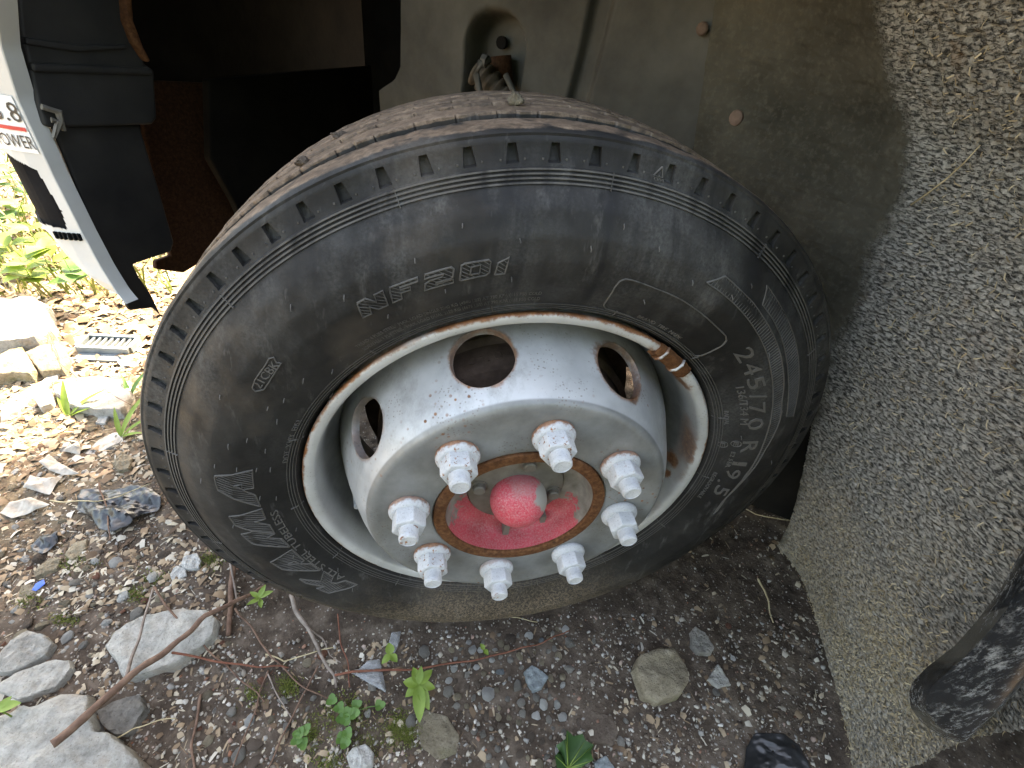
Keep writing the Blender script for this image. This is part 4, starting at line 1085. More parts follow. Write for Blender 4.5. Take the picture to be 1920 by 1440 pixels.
slab('stone_slab', [(-20, 1290), (30, 1262), (90, 1240), (130, 1236), (136, 1252), (105, 1288), (60, 1308), (35, 1313)], 0.022, S_CONC, 'flat pale slab just above the largest concrete slab', seed=12)
slab('stone_slab', [(0, 1222), (25, 1196), (50, 1180), (82, 1188), (98, 1205), (84, 1228), (60, 1240), (20, 1258), (-20, 1262)], 0.026, S_CONC, 'pale flat stone at the left edge, second above the largest slab', seed=15)
slab('stone', [(178, 1330), (210, 1312), (262, 1300), (272, 1325), (240, 1372), (212, 1378), (185, 1355)], 0.024, S_GREY, 'grey stone half under the stick and the largest slab', seed=17)
slab('stone', [(1192, 1250), (1205, 1222), (1240, 1210), (1268, 1212), (1290, 1240), (1297, 1272), (1282, 1300), (1240, 1312), (1210, 1300)], 0.030, S_TAN, 'big rounded tan stone in the dirt right of the gravel', seed=21, dome=1.5)
slab('stone', [(1297, 1182), (1305, 1172), (1325, 1184), (1342, 1212), (1336, 1224), (1312, 1222), (1300, 1208)], 0.016, S_GREY, 'angular pale grey stone nearest the right end of the tyre', seed=23)
slab('stone', [(1332, 1270), (1350, 1240), (1362, 1256), (1376, 1280), (1352, 1286)], 0.016, S_CONC, 'triangular pale stone below the angular grey one', seed=25)
slab('stone', [(984, 1256), (998, 1244), (1016, 1252), (1030, 1266), (1018, 1288), (1002, 1294), (990, 1278)], 0.018, S_BLUE, 'bluish grey angular stone in the middle of the gravel', seed=27)
slab('stone', [(648, 1415), (660, 1398), (685, 1392), (700, 1408), (698, 1432), (676, 1445), (655, 1438)], 0.026, S_WHITE, 'round pitted white stone at the bottom by the moss', seed=29, dome=1.2)
slab('stone', [(780, 1345), (800, 1328), (840, 1340), (862, 1375), (858, 1412), (820, 1424), (790, 1398)], 0.012, S_TAN, 'half-buried brown stone right of the leafy seedling', seed=31)
slab('stone', [(1085, 1345), (1110, 1330), (1150, 1338), (1164, 1372), (1150, 1395), (1108, 1388)], 0.012, S_BROWN, 'half-buried brown stone beside the green leaf', seed=33)
slab('stone', [(1118, 1424), (1140, 1412), (1160, 1440), (1150, 1462), (1120, 1455)], 0.016, S_BLUE, 'pale bluish stone at the bottom edge beside the green leaf', seed=35)
slab('white_rubble', [(338, 1062), (345, 1046), (370, 1038), (379, 1052), (374, 1068), (352, 1070)], 0.018, S_WHITE, 'bright white plaster lump by the tyre edge, upper of the pair', 'rubble', 37)
slab('white_rubble', [(320, 1078), (332, 1062), (350, 1068), (352, 1082), (338, 1090), (322, 1088)], 0.014, S_WHITE, 'greyish white plaster lump by the tyre edge, lower of the pair', 'rubble', 39)
slab('rock', [(-60, 585), (0, 560), (60, 556), (92, 572), (100, 612), (70, 636), (0, 645), (-60, 640)], 0.055, S_CONC, 'large sunlit pale rock at the left edge below the bumper', seed=41, dome=1.4)
slab('rock', [(-20, 680), (18, 652), (42, 650), (66, 690), (60, 702), (20, 700), (-20, 705)], 0.035, S_TAN, 'pointed tan rock at the left edge behind the plank', seed=43, dome=1.2)
slab('rock', [(44, 660), (70, 643), (110, 645), (132, 668), (120, 692), (76, 698)], 0.03, S_TAN, 'rounded tan rock right of the pointed one', seed=45, dome=1.2)
slab('concrete_slab', [(96, 728), (125, 712), (190, 706), (238, 716), (250, 740), (228, 772), (180, 772), (130, 762)], 0.030, S_CONC, 'flat pebbly concrete piece in the sun left of the tyre', seed=47)
slab('stone', [(66, 752), (88, 724), (98, 738), (96, 755), (75, 764)], 0.03, S_CONC, 'small pale stone between the plank and the pebbly concrete', seed=49)
slab('stone', [(178, 790), (194, 762), (204, 778), (196, 792)], 0.014, S_WHITE, 'small white stone below the pebbly concrete piece', seed=51)
slab('stone', [(208, 866), (228, 846), (248, 856), (240, 878), (220, 880)], 0.022, S_TAN, 'tan stone left of the tyre just above the black plastic', seed=53)
slab('stone', [(60, 1072), (90, 1044), (116, 1042), (106, 1066), (64, 1080)], 0.018, S_TAN, 'yellowish stone near the small black plastic scrap', seed=55)
slab('stone', [(120, 1040), (140, 1018), (164, 1010), (160, 1030), (135, 1052)], 0.018, S_TAN, 'yellowish stone right of the small black plastic scrap', seed=57)
slab('stone', [(28, 1112), (36, 1092), (58, 1092), (62, 1108), (38, 1118)], 0.016, S_TAN, 'tan stone beside the blue plastic fragment', seed=59)

# ---- pebbles one can pick out, and finer gravel as one mass
peb = {}
for cn, mt in (('grey', S_GREY), ('white', S_WHITE), ('tan', S_TAN), ('brown', S_BROWN), ('bluish', S_BLUE), ('brick-red', S_RED)):
    peb[cn] = []
    for k in range(3):
        me = rock('pebble', 100 + k * 7 + len(cn), 2 if k else 2, (1, 0.72 + 0.12 * k, 0.55), (14, 9, 6)[k], 0.12, (-0.08, -0.02, 0.12)[k])
        me.materials.append(mt)
        me.polygons.foreach_set('use_smooth', np.ones(len(me.polygons), bool)); me.set_sharp_from_angle(angle=math.radians(28))
        peb[cn].append(me)
zones = [((840, 1060, 1175, 1330), 78, 0.0055, 0.013, 'in the gravel patch in front of the tyre', ['grey', 'grey', 'grey', 'brown', 'tan', 'tan', 'grey', 'bluish', 'white', 'white']),
         ((820, 1180, 1330, 1440), 46, 0.005, 0.012, 'around the green leaf at the bottom', ['grey', 'tan', 'brown', 'brown', 'grey', 'white']),
         ((0, 330, 1040, 1220), 56, 0.005, 0.014, 'on the dirt left of the tyre foot', ['tan', 'tan', 'grey', 'brown', 'brown', 'white', 'brick-red']),
         ((130, 700, 1200, 1440), 46, 0.004, 0.012, 'among the twigs at the lower left', ['grey', 'brown', 'brown', 'brick-red', 'tan', 'white']),
         ((0, 270, 800, 1040), 34, 0.005, 0.014, 'near the black plastic beside the tyre', ['white', 'tan', 'grey']),
         ((1180, 1560, 1130, 1440), 30, 0.004, 0.010, 'on the dark dirt below the mudguard', ['white', 'grey', 'tan', 'brown', 'brown', 'brick-red'])]
def blocked(x, y, r):
    return any(math.hypot(x - bx, y - by) < br + r * 0.6 for bx, by, br in BIG)
placed = []
for (x0, x1, y0, y1), n, r0, r1, where, cols in zones:
    k = tries = 0
    while k < n and tries < n * 40:
        tries += 1
        px, py = random.uniform(x0, x1), random.uniform(y0, y1); p = G(px, py)
        r = r0 + (r1 - r0) * random.random() ** 2.2
        if where.startswith('in the gravel') and random.random() < 0.5:
            p = G(random.gauss(930, 60), random.gauss(1240, 45))
        if blocked(p[0], p[1], r) or (abs(p[0]) < 0.42 and p[1] > -0.035) or any(math.hypot(p[0] - a, p[1] - b) < (r + c_) * 0.9 for a, b, c_ in placed): continue
        cn = random.choice(cols)
        o = bpy.data.objects.new('pebble', random.choice(peb[cn])); COL.objects.link(o)
        o.location = (p[0], p[1], float(gz(p[0], p[1])) + r * 0.16)
        o.rotation_euler = (random.uniform(-.35, .35), random.uniform(-.35, .35), random.uniform(0, 6.28)); o.scale = (r, r * random.uniform(.8, 1.1), r * random.uniform(.8, 1.1))
        tag(o, 'small %s pebble %s' % (cn, where), 'pebble', 'pebbles ' + where)
        placed.append((p[0], p[1], r)); k += 1
def scatter(name, pts, sizes, base, mat, tilt=0.6, dims=(1, 0.8, 0.6), seed=5, sink=0.25, lab=None):
    v0s = base; r_ = np.random.default_rng(seed); Vs = []; Fs = []; k = 0
    for (x, y), s_ in zip(pts, sizes):
        v0, f0 = v0s[r_.integers(len(v0s))]
        a = r_.uniform(0, 6.283); tx, ty = r_.uniform(-tilt, tilt, 2)
        ca, sa = math.cos(a), math.sin(a)
        v = v0 * s_ * r_.uniform(0.7, 1.3, 3)
        v = v @ np.array([[ca, -sa, 0], [sa, ca, 0], [0, 0, 1]]).T
        v = np.c_[v[:, 0], v[:, 1], v[:, 2] + tx * v[:, 0] + ty * v[:, 1]]
        Vs.append(v + np.array([x, y, 0])); Fs.append(f0 + k); k += len(v0)
    V = np.concatenate(Vs); F = np.concatenate(Fs)
    n = [len(q) for q in Vs]; P = np.asarray(pts); zc = gz(P[:, 0], P[:, 1]) + np.asarray(sizes) * sink
    V[:, 2] += np.repeat(zc, n)
    o = obj(name, mesh_of(name, V, F, False), mat); o['kind'] = 'stuff'
    if lab: o['label'] = lab
    return o
m = NT('mixed_grit', 0.9, 0, 0.25)
M_GRIT = m.done(m.ramp(m.island(), [(0.0, (0.05, 0.038, 0.03)), (0.22, (0.12, 0.092, 0.07)), (0.42, (0.22, 0.195, 0.16)), (0.60, (0.19, 0.185, 0.175)), (0.74, (0.34, 0.305, 0.25)), (0.88, (0.36, 0.345, 0.31)), (0.95, (0.19, 0.085, 0.05)), (1.0, (0.46, 0.45, 0.42))]), None, m.bump(m.noise(300, 3), 0.4, 0.001))
grains = []
for k in range(8):
    v, f = ICO[1]; r_ = np.random.default_rng(k); v = v * (1 + 0.28 * r_.normal(size=(len(v), 1))) * np.array([1, r_.uniform(.6, 1), r_.uniform(.4, .8)]); grains.append((v, f))
pts = []
dens = lambda P: fbm(np.c_[P, np.zeros(len(P))], 9, 2, 91)
for (x0, x1, y0, y1), n in (((0, 700, 1000, 1440), 4200), ((600, 1560, 1150, 1440), 4200), ((1250, 1560, 950, 1200), 700), ((0, 300, 700, 1020), 1700), ((-400, 2000, 1440, 2100), 5200), ((-700, 0, 800, 1440), 2600)):
    for _ in range(n):
        p = G(random.uniform(x0, x1), random.uniform(y0, y1)); pts.append(p[:2])
pts = np.array(pts); pts = pts[(dens(pts) > rng.uniform(-1.1, 0.7, len(pts)))]
pts = pts[~((np.abs(pts[:, 0]) < 0.40) & (pts[:, 1] > -0.012))]
scatter('gravel', pts, 0.0011 + 0.0034 * rng.random(len(pts)) ** 2.6, grains, M_GRIT, lab='fine mixed grit and gravel scattered over the dark soil')
# dry litter of leaf and wood bits, densest in the sun beyond the bumper
def chip(l, w_, c_):
    v = np.array([(-l, -w_, 0), (0, -w_ * 1.1, c_), (l, -w_ * .7, 0), (l * 1.1, w_ * .6, 0), (0, w_, c_ * 1.2), (-l, w_ * .8, 0)]); return v, np.array([(0, 1, 4), (0, 4, 5), (1, 2, 3), (1, 3, 4)])
chips = [chip(1, .22, .12), chip(1, .5, .3), chip(1, .1, .05), chip(1, .7, .45), chip(1, .14, .1)]
pts = []; sz = []
for (x0, x1, y0, y1), n, s_ in (((0, 330, 300, 700), 4200, 0.014), ((0, 330, 560, 900), 2200, 0.009), ((0, 420, 850, 1150), 2000, 0.0058), ((0, 760, 1100, 1440), 1300, 0.0048), ((1200, 1560, 980, 1440), 520, 0.006), ((600, 1200, 1150, 1440), 420, 0.005), ((-400, 2000, 1440, 2100), 1300, 0.006), ((-700, 0, 500, 1440), 2600, 0.009)):
    for _ in range(n):
        p = G(random.uniform(x0, x1), random.uniform(y0, y1))
        if abs(p[0]) < 0.42 and p[1] > -0.03 and p[1] < 0.24: continue
        pts.append(p[:2]); sz.append(s_ * random.uniform(0.35, 1.3))
m = NT('dry_leaf_and_wood_bits', 0.85, 0, 0.25)
M_LIT = m.done(m.ramp(m.island(), [(0.0, (0.07, 0.045, 0.03)), (0.3, (0.16, 0.11, 0.07)), (0.55, (0.27, 0.20, 0.13)), (0.8, (0.36, 0.31, 0.23)), (1.0, (0.44, 0.41, 0.35))]))
scatter('dry_litter', pts, sz, chips, M_LIT, 0.35, sink=0.18, lab='dry leaf and wood litter lying over the ground beside the truck')

# ------------------------------------------------------------------ sticks and twigs
def bark(name, a, b): return mat_simple(name, a, b, 60, 0.85, 0, 180, 0.5, 0.001, 0.2)
B_BROWN = bark('brown_bark', (0.075, 0.042, 0.030), (0.19, 0.12, 0.085)); B_RED = bark('reddish_bark', (0.10, 0.035, 0.022), (0.20, 0.085, 0.055)); B_GREY = bark('grey_bark', (0.12, 0.095, 0.08), (0.27, 0.225, 0.19)); B_STRAW = bark('straw', (0.26, 0.21, 0.12), (0.46, 0.39, 0.25))
def wobble(P, amp, seed):
    P = np.array(P); return P + amp * np.stack([vn(P, 35, seed), vn(P, 35, seed + 1), 0.4 * vn(P, 35, seed + 2)], -1)
def twig_pts(pix, h0, h1, seed, n=22, amp=0.003):
    hs = np.linspace(h0, h1, len(pix)) if not hasattr(h0, '__len__') else np.array(h0); W_p = np.array([G(x, y, 0.012) for x, y in pix])
    d = np.r_[0, np.cumsum(np.linalg.norm(np.diff(W_p, axis=0), axis=1))]; t = np.linspace(0, d[-1], n)
    x = np.interp(t, d, W_p[:, 0]); y = np.interp(t, d, W_p[:, 1]); h = np.interp(t, d, hs)
    return wobble(np.stack([x, y, gz(x, y) + h], -1), amp, seed)
def twig(name, pix, r0, r1, mat, label, h0=0.006, h1=0.006, seed=1, cat='twig', branches=(), n=22, amp=0.003):
    P = twig_pts(pix, h0, h1, seed, n, amp); rad_ = np.linspace(r0, r1, n) * (1 + 0.12 * vn(P, 90, seed))
    c0 = P[0].copy(); mb = MB(); mb.tube(P - c0, rad_, 8)
    o = mb.build(name, mat, None, True); o.location = c0
    tag(o, label, cat)
    for k, (bp, br0, br1, bm_, bh0, bh1) in enumerate(branches):
        Q = twig_pts(bp, bh0, bh1, seed + 30 + k, 16, amp)
        mb = MB(); mb.tube(Q - c0, np.linspace(br0, br1, 16), 6)
        b_ = mb.build('branch', bm_, o, True)
    return o
twig('stick', [(130, 1416), (200, 1352), (262, 1292), (330, 1238), (400, 1172), (450, 1138), (496, 1100)], 0.0060, 0.0028, B_BROWN, 'long brown forked stick lying across the pale slabs', (0.060, 0.057, 0.052, 0.049, 0.046, 0.034, 0.014), None, 3, 'stick',
     [([(258, 1286), (270, 1225), (283, 1165), (297, 1112)], 0.0026, 0.0016, B_GREY, 0.046, 0.020), ([(297, 1112), (330, 1160), (372, 1200), (420, 1245), (495, 1312)], 0.0019, 0.0010, B_BROWN, 0.024, 0.008), ([(334, 1238), (400, 1247), (470, 1249), (540, 1251)], 0.0020, 0.0011, B_RED, 0.040, 0.010), ([(443, 1143), (480, 1190), (515, 1240), (560, 1280), (630, 1312)], 0.0018, 0.0009, B_BROWN, 0.018, 0.006)], 34)
twig('stick', [(544, 1118), (565, 1162), (585, 1190), (600, 1225), (628, 1265), (630, 1284)], 0.0040, 0.0019, B_GREY, 'grey stick leaning down from the tyre foot', 0.020, 0.006, 7, 'stick',
     [([(580, 1178), (605, 1195), (618, 1225), (640, 1238)], 0.0016, 0.0008, B_GREY, 0.010, 0.006)])
twig('twig', [(628, 1262), (700, 1256), (790, 1252), (880, 1238), (960, 1218), (1010, 1208), (1068, 1180)], 0.0020, 0.0010, B_RED, 'long thin reddish twig running across the gravel patch', 0.010, 0.012, 9, n=30)
twig('stick', [(438, 1064), (432, 1110), (430, 1160), (427, 1190)], 0.0048, 0.0040, B_BROWN, 'short upright brown stick propped at the tyre edge', 0.016, 0.006, 11, 'stick')
twig('twig', [(437, 1062), (442, 1100), (447, 1132)], 0.0020, 0.0016, B_GREY, 'thin grey twig beside the short upright stick', 0.022, 0.010, 13)
twig('twig', [(376, 1300), (366, 1345), (358, 1390), (362, 1450)], 0.0022, 0.0017, B_BROWN, 'dark bent twig right of the largest slab', 0.006, 0.006, 15)
twig('twig', [(500, 1255), (480, 1320), (452, 1380), (432, 1440)], 0.0014, 0.0010, B_BROWN, 'fine brown twig running down below the reddish branch', 0.006, 0.006, 17)
twig('twig', [(595, 1245), (560, 1310), (530, 1370), (496, 1440)], 0.0016, 0.0011, B_BROWN, 'fine brown twig left of the clover', 0.006, 0.006, 19)
twig('twig', [(500, 1258), (520, 1305), (545, 1350)], 0.0012, 0.0008, B_GREY, 'short grey twig above the clover', 0.006, 0.006, 21)
twig('twig', [(500, 1222), (530, 1238), (590, 1222), (625, 1212)], 0.0011, 0.0007, B_STRAW, 'pale curved twig behind the grey stick', 0.008, 0.01, 22)
twig('straw', [(205, 1395), (250, 1365), (330, 1345)], 0.0010, 0.0007, B_STRAW, 'pale dry stem lying beside the largest slab', 0.02, 0.01, 23, 'straw')
twig('twig', [(190, 912), (200, 950), (207, 985), (210, 1020)], 0.0016, 0.0011, B_BROWN, 'thin brown twig lying down over the black plastic', 0.024, 0.014, 25)
twig('straw', [(98, 944), (160, 946), (230, 938), (290, 920)], 0.0012, 0.0008, B_STRAW, 'thin pale stalk lying across the black plastic', 0.018, 0.026, 27, 'straw')
twig('twig', [(632, 1150), (640, 1200), (650, 1240), (656, 1285)], 0.0012, 0.0009, B_RED, 'fine dark twig hanging below the tyre by the plastic scrap', 0.012, 0.006, 29)
twig('straw', [(100, 640), (120, 690), (150, 720), (250, 770)], 0.0012, 0.0008, B_BROWN, 'thin dark stalk crossing the pebbly concrete piece', 0.03, 0.03, 31, 'straw')
twig('straw', [(940, 1150), (985, 1158), (1010, 1162)], 0.0009, 0.0006, B_STRAW, 'tiny pale root lying at the tyre foot', 0.006, 0.006, 33, 'straw')
twig('twig', [(1392, 945), (1420, 960), (1470, 968), (1492, 972)], 0.0014, 0.0010, B_STRAW, 'pale twig in the dark gap behind the tyre', 0.006, 0.006, 35)
twig('twig', [(1425, 1080), (1440, 1105), (1456, 1165)], 0.0022, 0.0012, B_STRAW, 'pale splinter on the dark dirt by the mudguard edge', 0.005, 0.005, 37)
# the straw caught on the mudguard
P = []
for px, py in ((1708, 384), (1740, 362), (1775, 335), (1808, 305), (1838, 272)):
    d = ray(px, py); best = np.argmin(np.linalg.norm(np.cross(flatW - CAM, d), axis=1) + 0.02 * (np.linalg.norm(flatW - CAM, axis=1)))
    t = (flatW[best] - CAM) @ d; P.append(CAM + d * (t - 0.012))
mb = MB(); c0 = P[0].copy(); mb.tube([p - c0 for p in P], [0.0012, 0.0012, 0.0011, 0.0009, 0.0006], 6)
o = mb.build('straw', B_STRAW, None, True); o.location = c0; tag(o, 'pale straw caught on the rough mudguard', 'straw')
for k, pix in enumerate([[(155, 848), (182, 822), (214, 806), (238, 808), (222, 826), (176, 850)], [(0, 790), (0, 764), (60, 720), (112, 690), (118, 698), (50, 752)], [(160, 884), (205, 872), (212, 878), (176, 895)]]):
    o = slab('wood_piece', pix, 0.014, bark('weathered_wood_%d' % k, *(((0.26, 0.24, 0.21), (0.46, 0.44, 0.40)) if k < 2 else ((0.30, 0.19, 0.11), (0.44, 0.31, 0.20)))), ['pale split board piece beside the tyre', 'long weathered grey plank at the left edge', 'small light brown wood chip above the black plastic'][k], 'wood', 61 + k, 0.0)

# ------------------------------------------------------------------ rubbish
def sheet(name, pix, mat, label, cat, seed, h=0.02, fold=16, rowsn=26, lift=0.004):
    """crumpled thin sheet lying on the ground"""
    P = np.array([G(x, y, h * .4)[:2] for x, y in pix]); c0 = P.mean(0); Pc = np.r_[P, P[:1]]
    d = np.r_[0, np.cumsum(np.linalg.norm(np.diff(Pc, axis=0), axis=1))]; t = np.linspace(0, d[-1], 72, endpoint=False)
    O = np.stack([np.interp(t, d, Pc[:, 0]), np.interp(t, d, Pc[:, 1])], -1)
    V = []
    for s_ in np.linspace(1, 0.03, rowsn):
        q = c0 + (O - c0) * s_; p3 = np.c_[q, np.zeros(len(q))]
        r_g = np.random.default_rng(seed); cr = np.zeros(len(q))
        for kk in range(7):
            dd = r_g.normal(size=2); dd /= np.linalg.norm(dd); ff = fold * (0.7, 0.9, 1.5, 2.2, 3.5, 1, 1)[kk]; xx = q @ dd * ff + r_g.uniform(0, 1) + 0.35 * vn(p3, fold * 0.8, seed + kk)
            cr += np.abs((xx % 1) - 0.5) * 2 * (1.0, 0.6, 0.35, 0.2, 0.1, 0, 0)[kk] * 1.6
        r1 = cr / 3.6; r2 = 0 * r1
        V.append(np.c_[q, gz(q[:, 0], q[:, 1]) + lift + h * (1.15 * r1 ** 1.3 + 0.35 * r2 ** 2) * (1 - 0.35 * s_ ** 4)])
    V = np.array(V); base = float(gz(*c0)); V -= np.array([c0[0], c0[1], base])
    mb = MB(); mb.add(V.reshape(-1, 3), grid_faces(rowsn, 72, True))
    o = obj(name, mb.mesh(name, True), mat, None, 22); o.location = (c0[0], c0[1], base)
    md = o.modifiers.new('thick', 'SOLIDIFY'); md.thickness = 0.0006
    tag(o, label, cat); BIG.append((c0[0], c0[1], 0.03)); return o
m = NT('black_polythene', 0.28, 0, 0.55); M_POLY = m.done(m.ramp(m.noise(30), [(0.3, (0.006, 0.007, 0.008)), (0.7, (0.02, 0.021, 0.023))]), None, m.bump(m.noise(90, 4), 0.3, 0.002))
m = NT('clear_dusty_plastic', 0.25, 0, 0.5); m.b.inputs['Alpha'].default_value = 0.55; M_CLEAR = m.done((0.24, 0.245, 0.245), None, m.bump(m.noise(120), 0.3, 0.001))
m = NT('grey_plastic', 0.4); M_GPL = m.done(m.ramp(m.noise(30), [(0.3, (0.13, 0.155, 0.165)), (0.7, (0.20, 0.225, 0.235))]))
m = NT('blue_plastic', 0.35); M_BLUE = m.done((0.03, 0.10, 0.42))
m = NT('curled_grey_leaf', 0.8); M_GLEAF = m.done(m.ramp(m.noise(60), [(0.3, (0.20, 0.18, 0.15)), (0.7, (0.42, 0.40, 0.36))]), None, m.bump(m.noise(90), 0.5, 0.002))
sheet('plastic_bag', [(143, 955), (152, 918), (200, 916), (250, 914), (290, 922), (308, 940), (300, 962), (270, 968), (246, 990), (215, 1004), (188, 996), (172, 972)], M_POLY, 'crumpled black plastic bag on the ground left of the tyre', 'plastic bag', 5, 0.026, 24)
sheet('plastic_scrap', [(56, 1022), (75, 1006), (112, 1000), (108, 1016), (80, 1038), (62, 1032)], M_POLY, 'small black plastic scrap among the yellowish stones', 'plastic scrap', 6, 0.018, 30)
sheet('plastic_scrap', [(660, 1262), (690, 1240), (712, 1236), (718, 1262), (724, 1300), (690, 1280)], M_CLEAR, 'clear plastic scrap under the thin reddish twig', 'plastic scrap', 7, 0.012, 28)
sheet('plastic_scrap', [(726, 1215), (735, 1186), (752, 1184), (748, 1205), (740, 1225)], M_CLEAR, 'small grey plastic sliver right above the clear scrap', 'plastic scrap', 8, 0.008, 28)
sheet('plastic_scrap', [(1405, 1400), (1420, 1372), (1470, 1376), (1500, 1400), (1520, 1445), (1400, 1450)], M_POLY, 'torn dark plastic at the bottom near the mudguard', 'plastic scrap', 9, 0.005, 40)
sheet('dry_leaf', [(46, 918), (60, 896), (90, 900), (118, 896), (104, 914), (94, 928)], M_GLEAF, 'curled grey dead leaf left of the black bag, upper one', 'leaf', 10, 0.02, 18)
sheet('dry_leaf', [(0, 962), (20, 944), (60, 936), (96, 948), (60, 960), (22, 972)], M_GLEAF, 'curled grey dead leaf at the left edge below the other', 'leaf', 12, 0.02, 18)
sheet('dry_leaf', [(78, 872), (96, 858), (130, 880), (150, 890), (120, 892), (95, 884)], M_GLEAF, 'folded pale dead leaf above the black bag', 'leaf', 14, 0.024, 18)
sheet('dry_leaf', [(120, 852), (148, 830), (156, 846), (152, 856)], M_GLEAF, 'small pale dead leaf beside the split board', 'leaf', 16, 0.014, 22)
sheet('plastic_fragment', [(62, 1108), (68, 1096), (86, 1090), (88, 1098), (70, 1110)], M_BLUE, 'bright blue plastic fragment on the left of the dirt', 'fragment', 18, 0.006, 20)
# grey vented plastic part in the sun
P = [G(x, y, 0.02) for x, y in ((166, 636), (250, 640), (246, 656), (160, 656))]; c0 = sum(P) / 4
ex = (P[1] - P[0]); ex /= np.linalg.norm(ex); ey = np.cross([0, 0, 1], ex)
vp = root('vented_plastic_part', (c0[0], c0[1], float(gz(c0[0], c0[1]))), 'grey vented plastic part lying in the sun beside the tyre', 'plastic part')
W2, H2 = 0.062, 0.028
AXv = np.array([ex, ey, (0, 0, 1)])
mb = MB()
for cx, cy, dx, dy in ((0, -H2, 2 * W2, 0.010), (0, H2, 2 * W2, 0.010), (-W2, 0, 0.010, 2 * H2 - 0.0101), (W2, 0, 0.010, 2 * H2 - 0.0101)):
    mb.box(ex * cx + ey * cy + np.array([0, 0, 0.022]), (dx, dy, 0.02), AXv)
mb.box(-ey * (H2 + 0.020) + np.array([0, 0, 0.012]), (2 * W2 * 0.9, 0.028, 0.006), AXv)
sub('frame', mb.mesh('frame'), M_GPL, vp)
for k in range(7):
    mb = MB(); mb.box(ex * (-W2 + 0.018 + k * 0.0147) + np.array([0, 0, 0.022]), (0.005, 2 * H2 - 0.011, 0.012), AXv); sub('slat', mb.mesh('slat'), M_GPL, vp)

# ------------------------------------------------------------------ plants
def leaf(l, w_, droop=0.3, cup=0.25, n=9, lobed=0.0, fold=0.0):
    V = []; 
    for i in range(n):
        t = i / (n - 1); ww = w_ * (math.sin(math.pi * t ** 0.8) ** 0.8 + 0.02) * (1 + lobed * 0.4 * math.cos(t * 22))
        for j in (-1, -0.5, 0, 0.5, 1):
            V.append((j * ww, l * t, -droop * l * t * t + cup * abs(j) * ww))
    return np.array(V), grid_faces(n, 5)
def mat_leaf(name, a, b, c3=None):
    m = NT(name, 0.5, 0, 0.4)
    c = m.ramp(m.noise(35, 4), [(0.3, a), (0.7, b)])
    m.b.inputs['Subsurface Weight'].default_value = 0.0
    m.b.inputs['Transmission Weight'].default_value = 0.0
    tr = m.n('ShaderNodeBsdfTranslucent'); m.l(c, tr.inputs[0]); mx = m.n('ShaderNodeMixShader'); mx.inputs[0].default_value = 0.3
    out = [q for q in m.nt.nodes if q.type == 'OUTPUT_MATERIAL'][0]
    m.done(c, None, m.bump(m.noise(160, 3), 0.25, 0.0008)); m.l(m.b.outputs[0], mx.inputs[1]); m.l(tr.outputs[0], mx.inputs[2]); m.l(mx.outputs[0], out.inputs[0])
    return m.mat
L_YEL = mat_leaf('yellow_green_leaf', (0.13, 0.21, 0.03), (0.22, 0.31, 0.06)); L_GRN = mat_leaf('mid_green_leaf', (0.05, 0.12, 0.025), (0.10, 0.20, 0.05)); L_DRK = mat_leaf('dark_green_leaf', (0.018, 0.055, 0.012), (0.045, 0.11, 0.03))
L_CLO = mat_leaf('clover_leaf', (0.06, 0.14, 0.03), (0.11, 0.21, 0.05))
def rotm(yaw, pitch_, roll=0.0):
    return np.array(Matrix.Rotation(yaw, 3, 'Z') @ Matrix.Rotation(pitch_, 3, 'X') @ Matrix.Rotation(roll, 3, 'Y'))
def plant(name, px, py, label, leaves, mat, stem_h=0.02, cat='plant', stemmat=None, lean=(0, 0)):
    c0 = G(px, py, stem_h * 0.8); c0[2] = float(gz(c0[0], c0[1]))
    r_ = root(name, c0, label, cat)
    tip = np.array([lean[0], lean[1], stem_h]); mb = MB(); mb.tube([(0, 0, -0.004), tip * 0.55 + np.array([0.001, 0, 0.002]), tip], [0.0014, 0.0011, 0.0009], 6)
    sub('stem', mb.mesh('stem', True), stemmat or mat, r_)
    for (yaw, pitch_, l, w_, hfrac, droop) in leaves:
        k_ = 0.82 if name == 'seedling' else 1.0; v, f = leaf(l * k_, w_ * k_, droop); v = v @ rotm(math.radians(yaw), math.radians(pitch_)).T + tip * hfrac
        mb = MB(); mb.add(v, f)
        lf = sub('leaf', mb.mesh('leaf', True), mat, r_)
    return r_
plant('seedling', 785, 1285, 'bright yellow-green seedling with spread leaves in front of the tyre', [(20, 12, .032, .0085, 1, .2), (75, 8, .030, .010, 1, .25), (125, 10, .030, .009, .9, .2), (182, 5, .058, .012, .95, .3), (205, 8, .045, .010, .9, .3), (255, 10, .032, .009, .9, .25), (310, 12, .034, .009, 1, .2), (350, 25, .030, .007, 1, .15)], L_YEL, 0.035)
plant('seedling', 733, 1228, 'small seedling with three bright leaves by the clear plastic scrap', [(15, 20, .022, .009, 1, .2), (130, 10, .022, .007, 1, .3), (220, 10, .020, .007, 1, .2)], L_YEL, 0.026)
plant('seedling', 487, 1122, 'small bright weed growing against the tyre foot', [(-70, 20, .028, .006, 1, .2), (-20, 30, .026, .006, 1, .2), (60, 20, .024, .005, 1, .2), (120, 20, .026, .005, .8, .2), (200, 15, .02, .005, .7, .2)], L_YEL, 0.026)
plant('seedling', 908, 1218, 'tiny green sprout in the gravel patch', [(30, 20, .014, .005, 1, .2), (210, 20, .014, .005, 1, .2)], L_YEL, 0.012)
plant('seedling', 10, 1338, 'two-leaved green sprout at the left edge by the largest slab', [(-80, 15, .03, .008, 1, .2), (100, 15, .03, .008, 1, .2), (-30, 15, .02, .006, 1, .2)], L_YEL, 0.06)
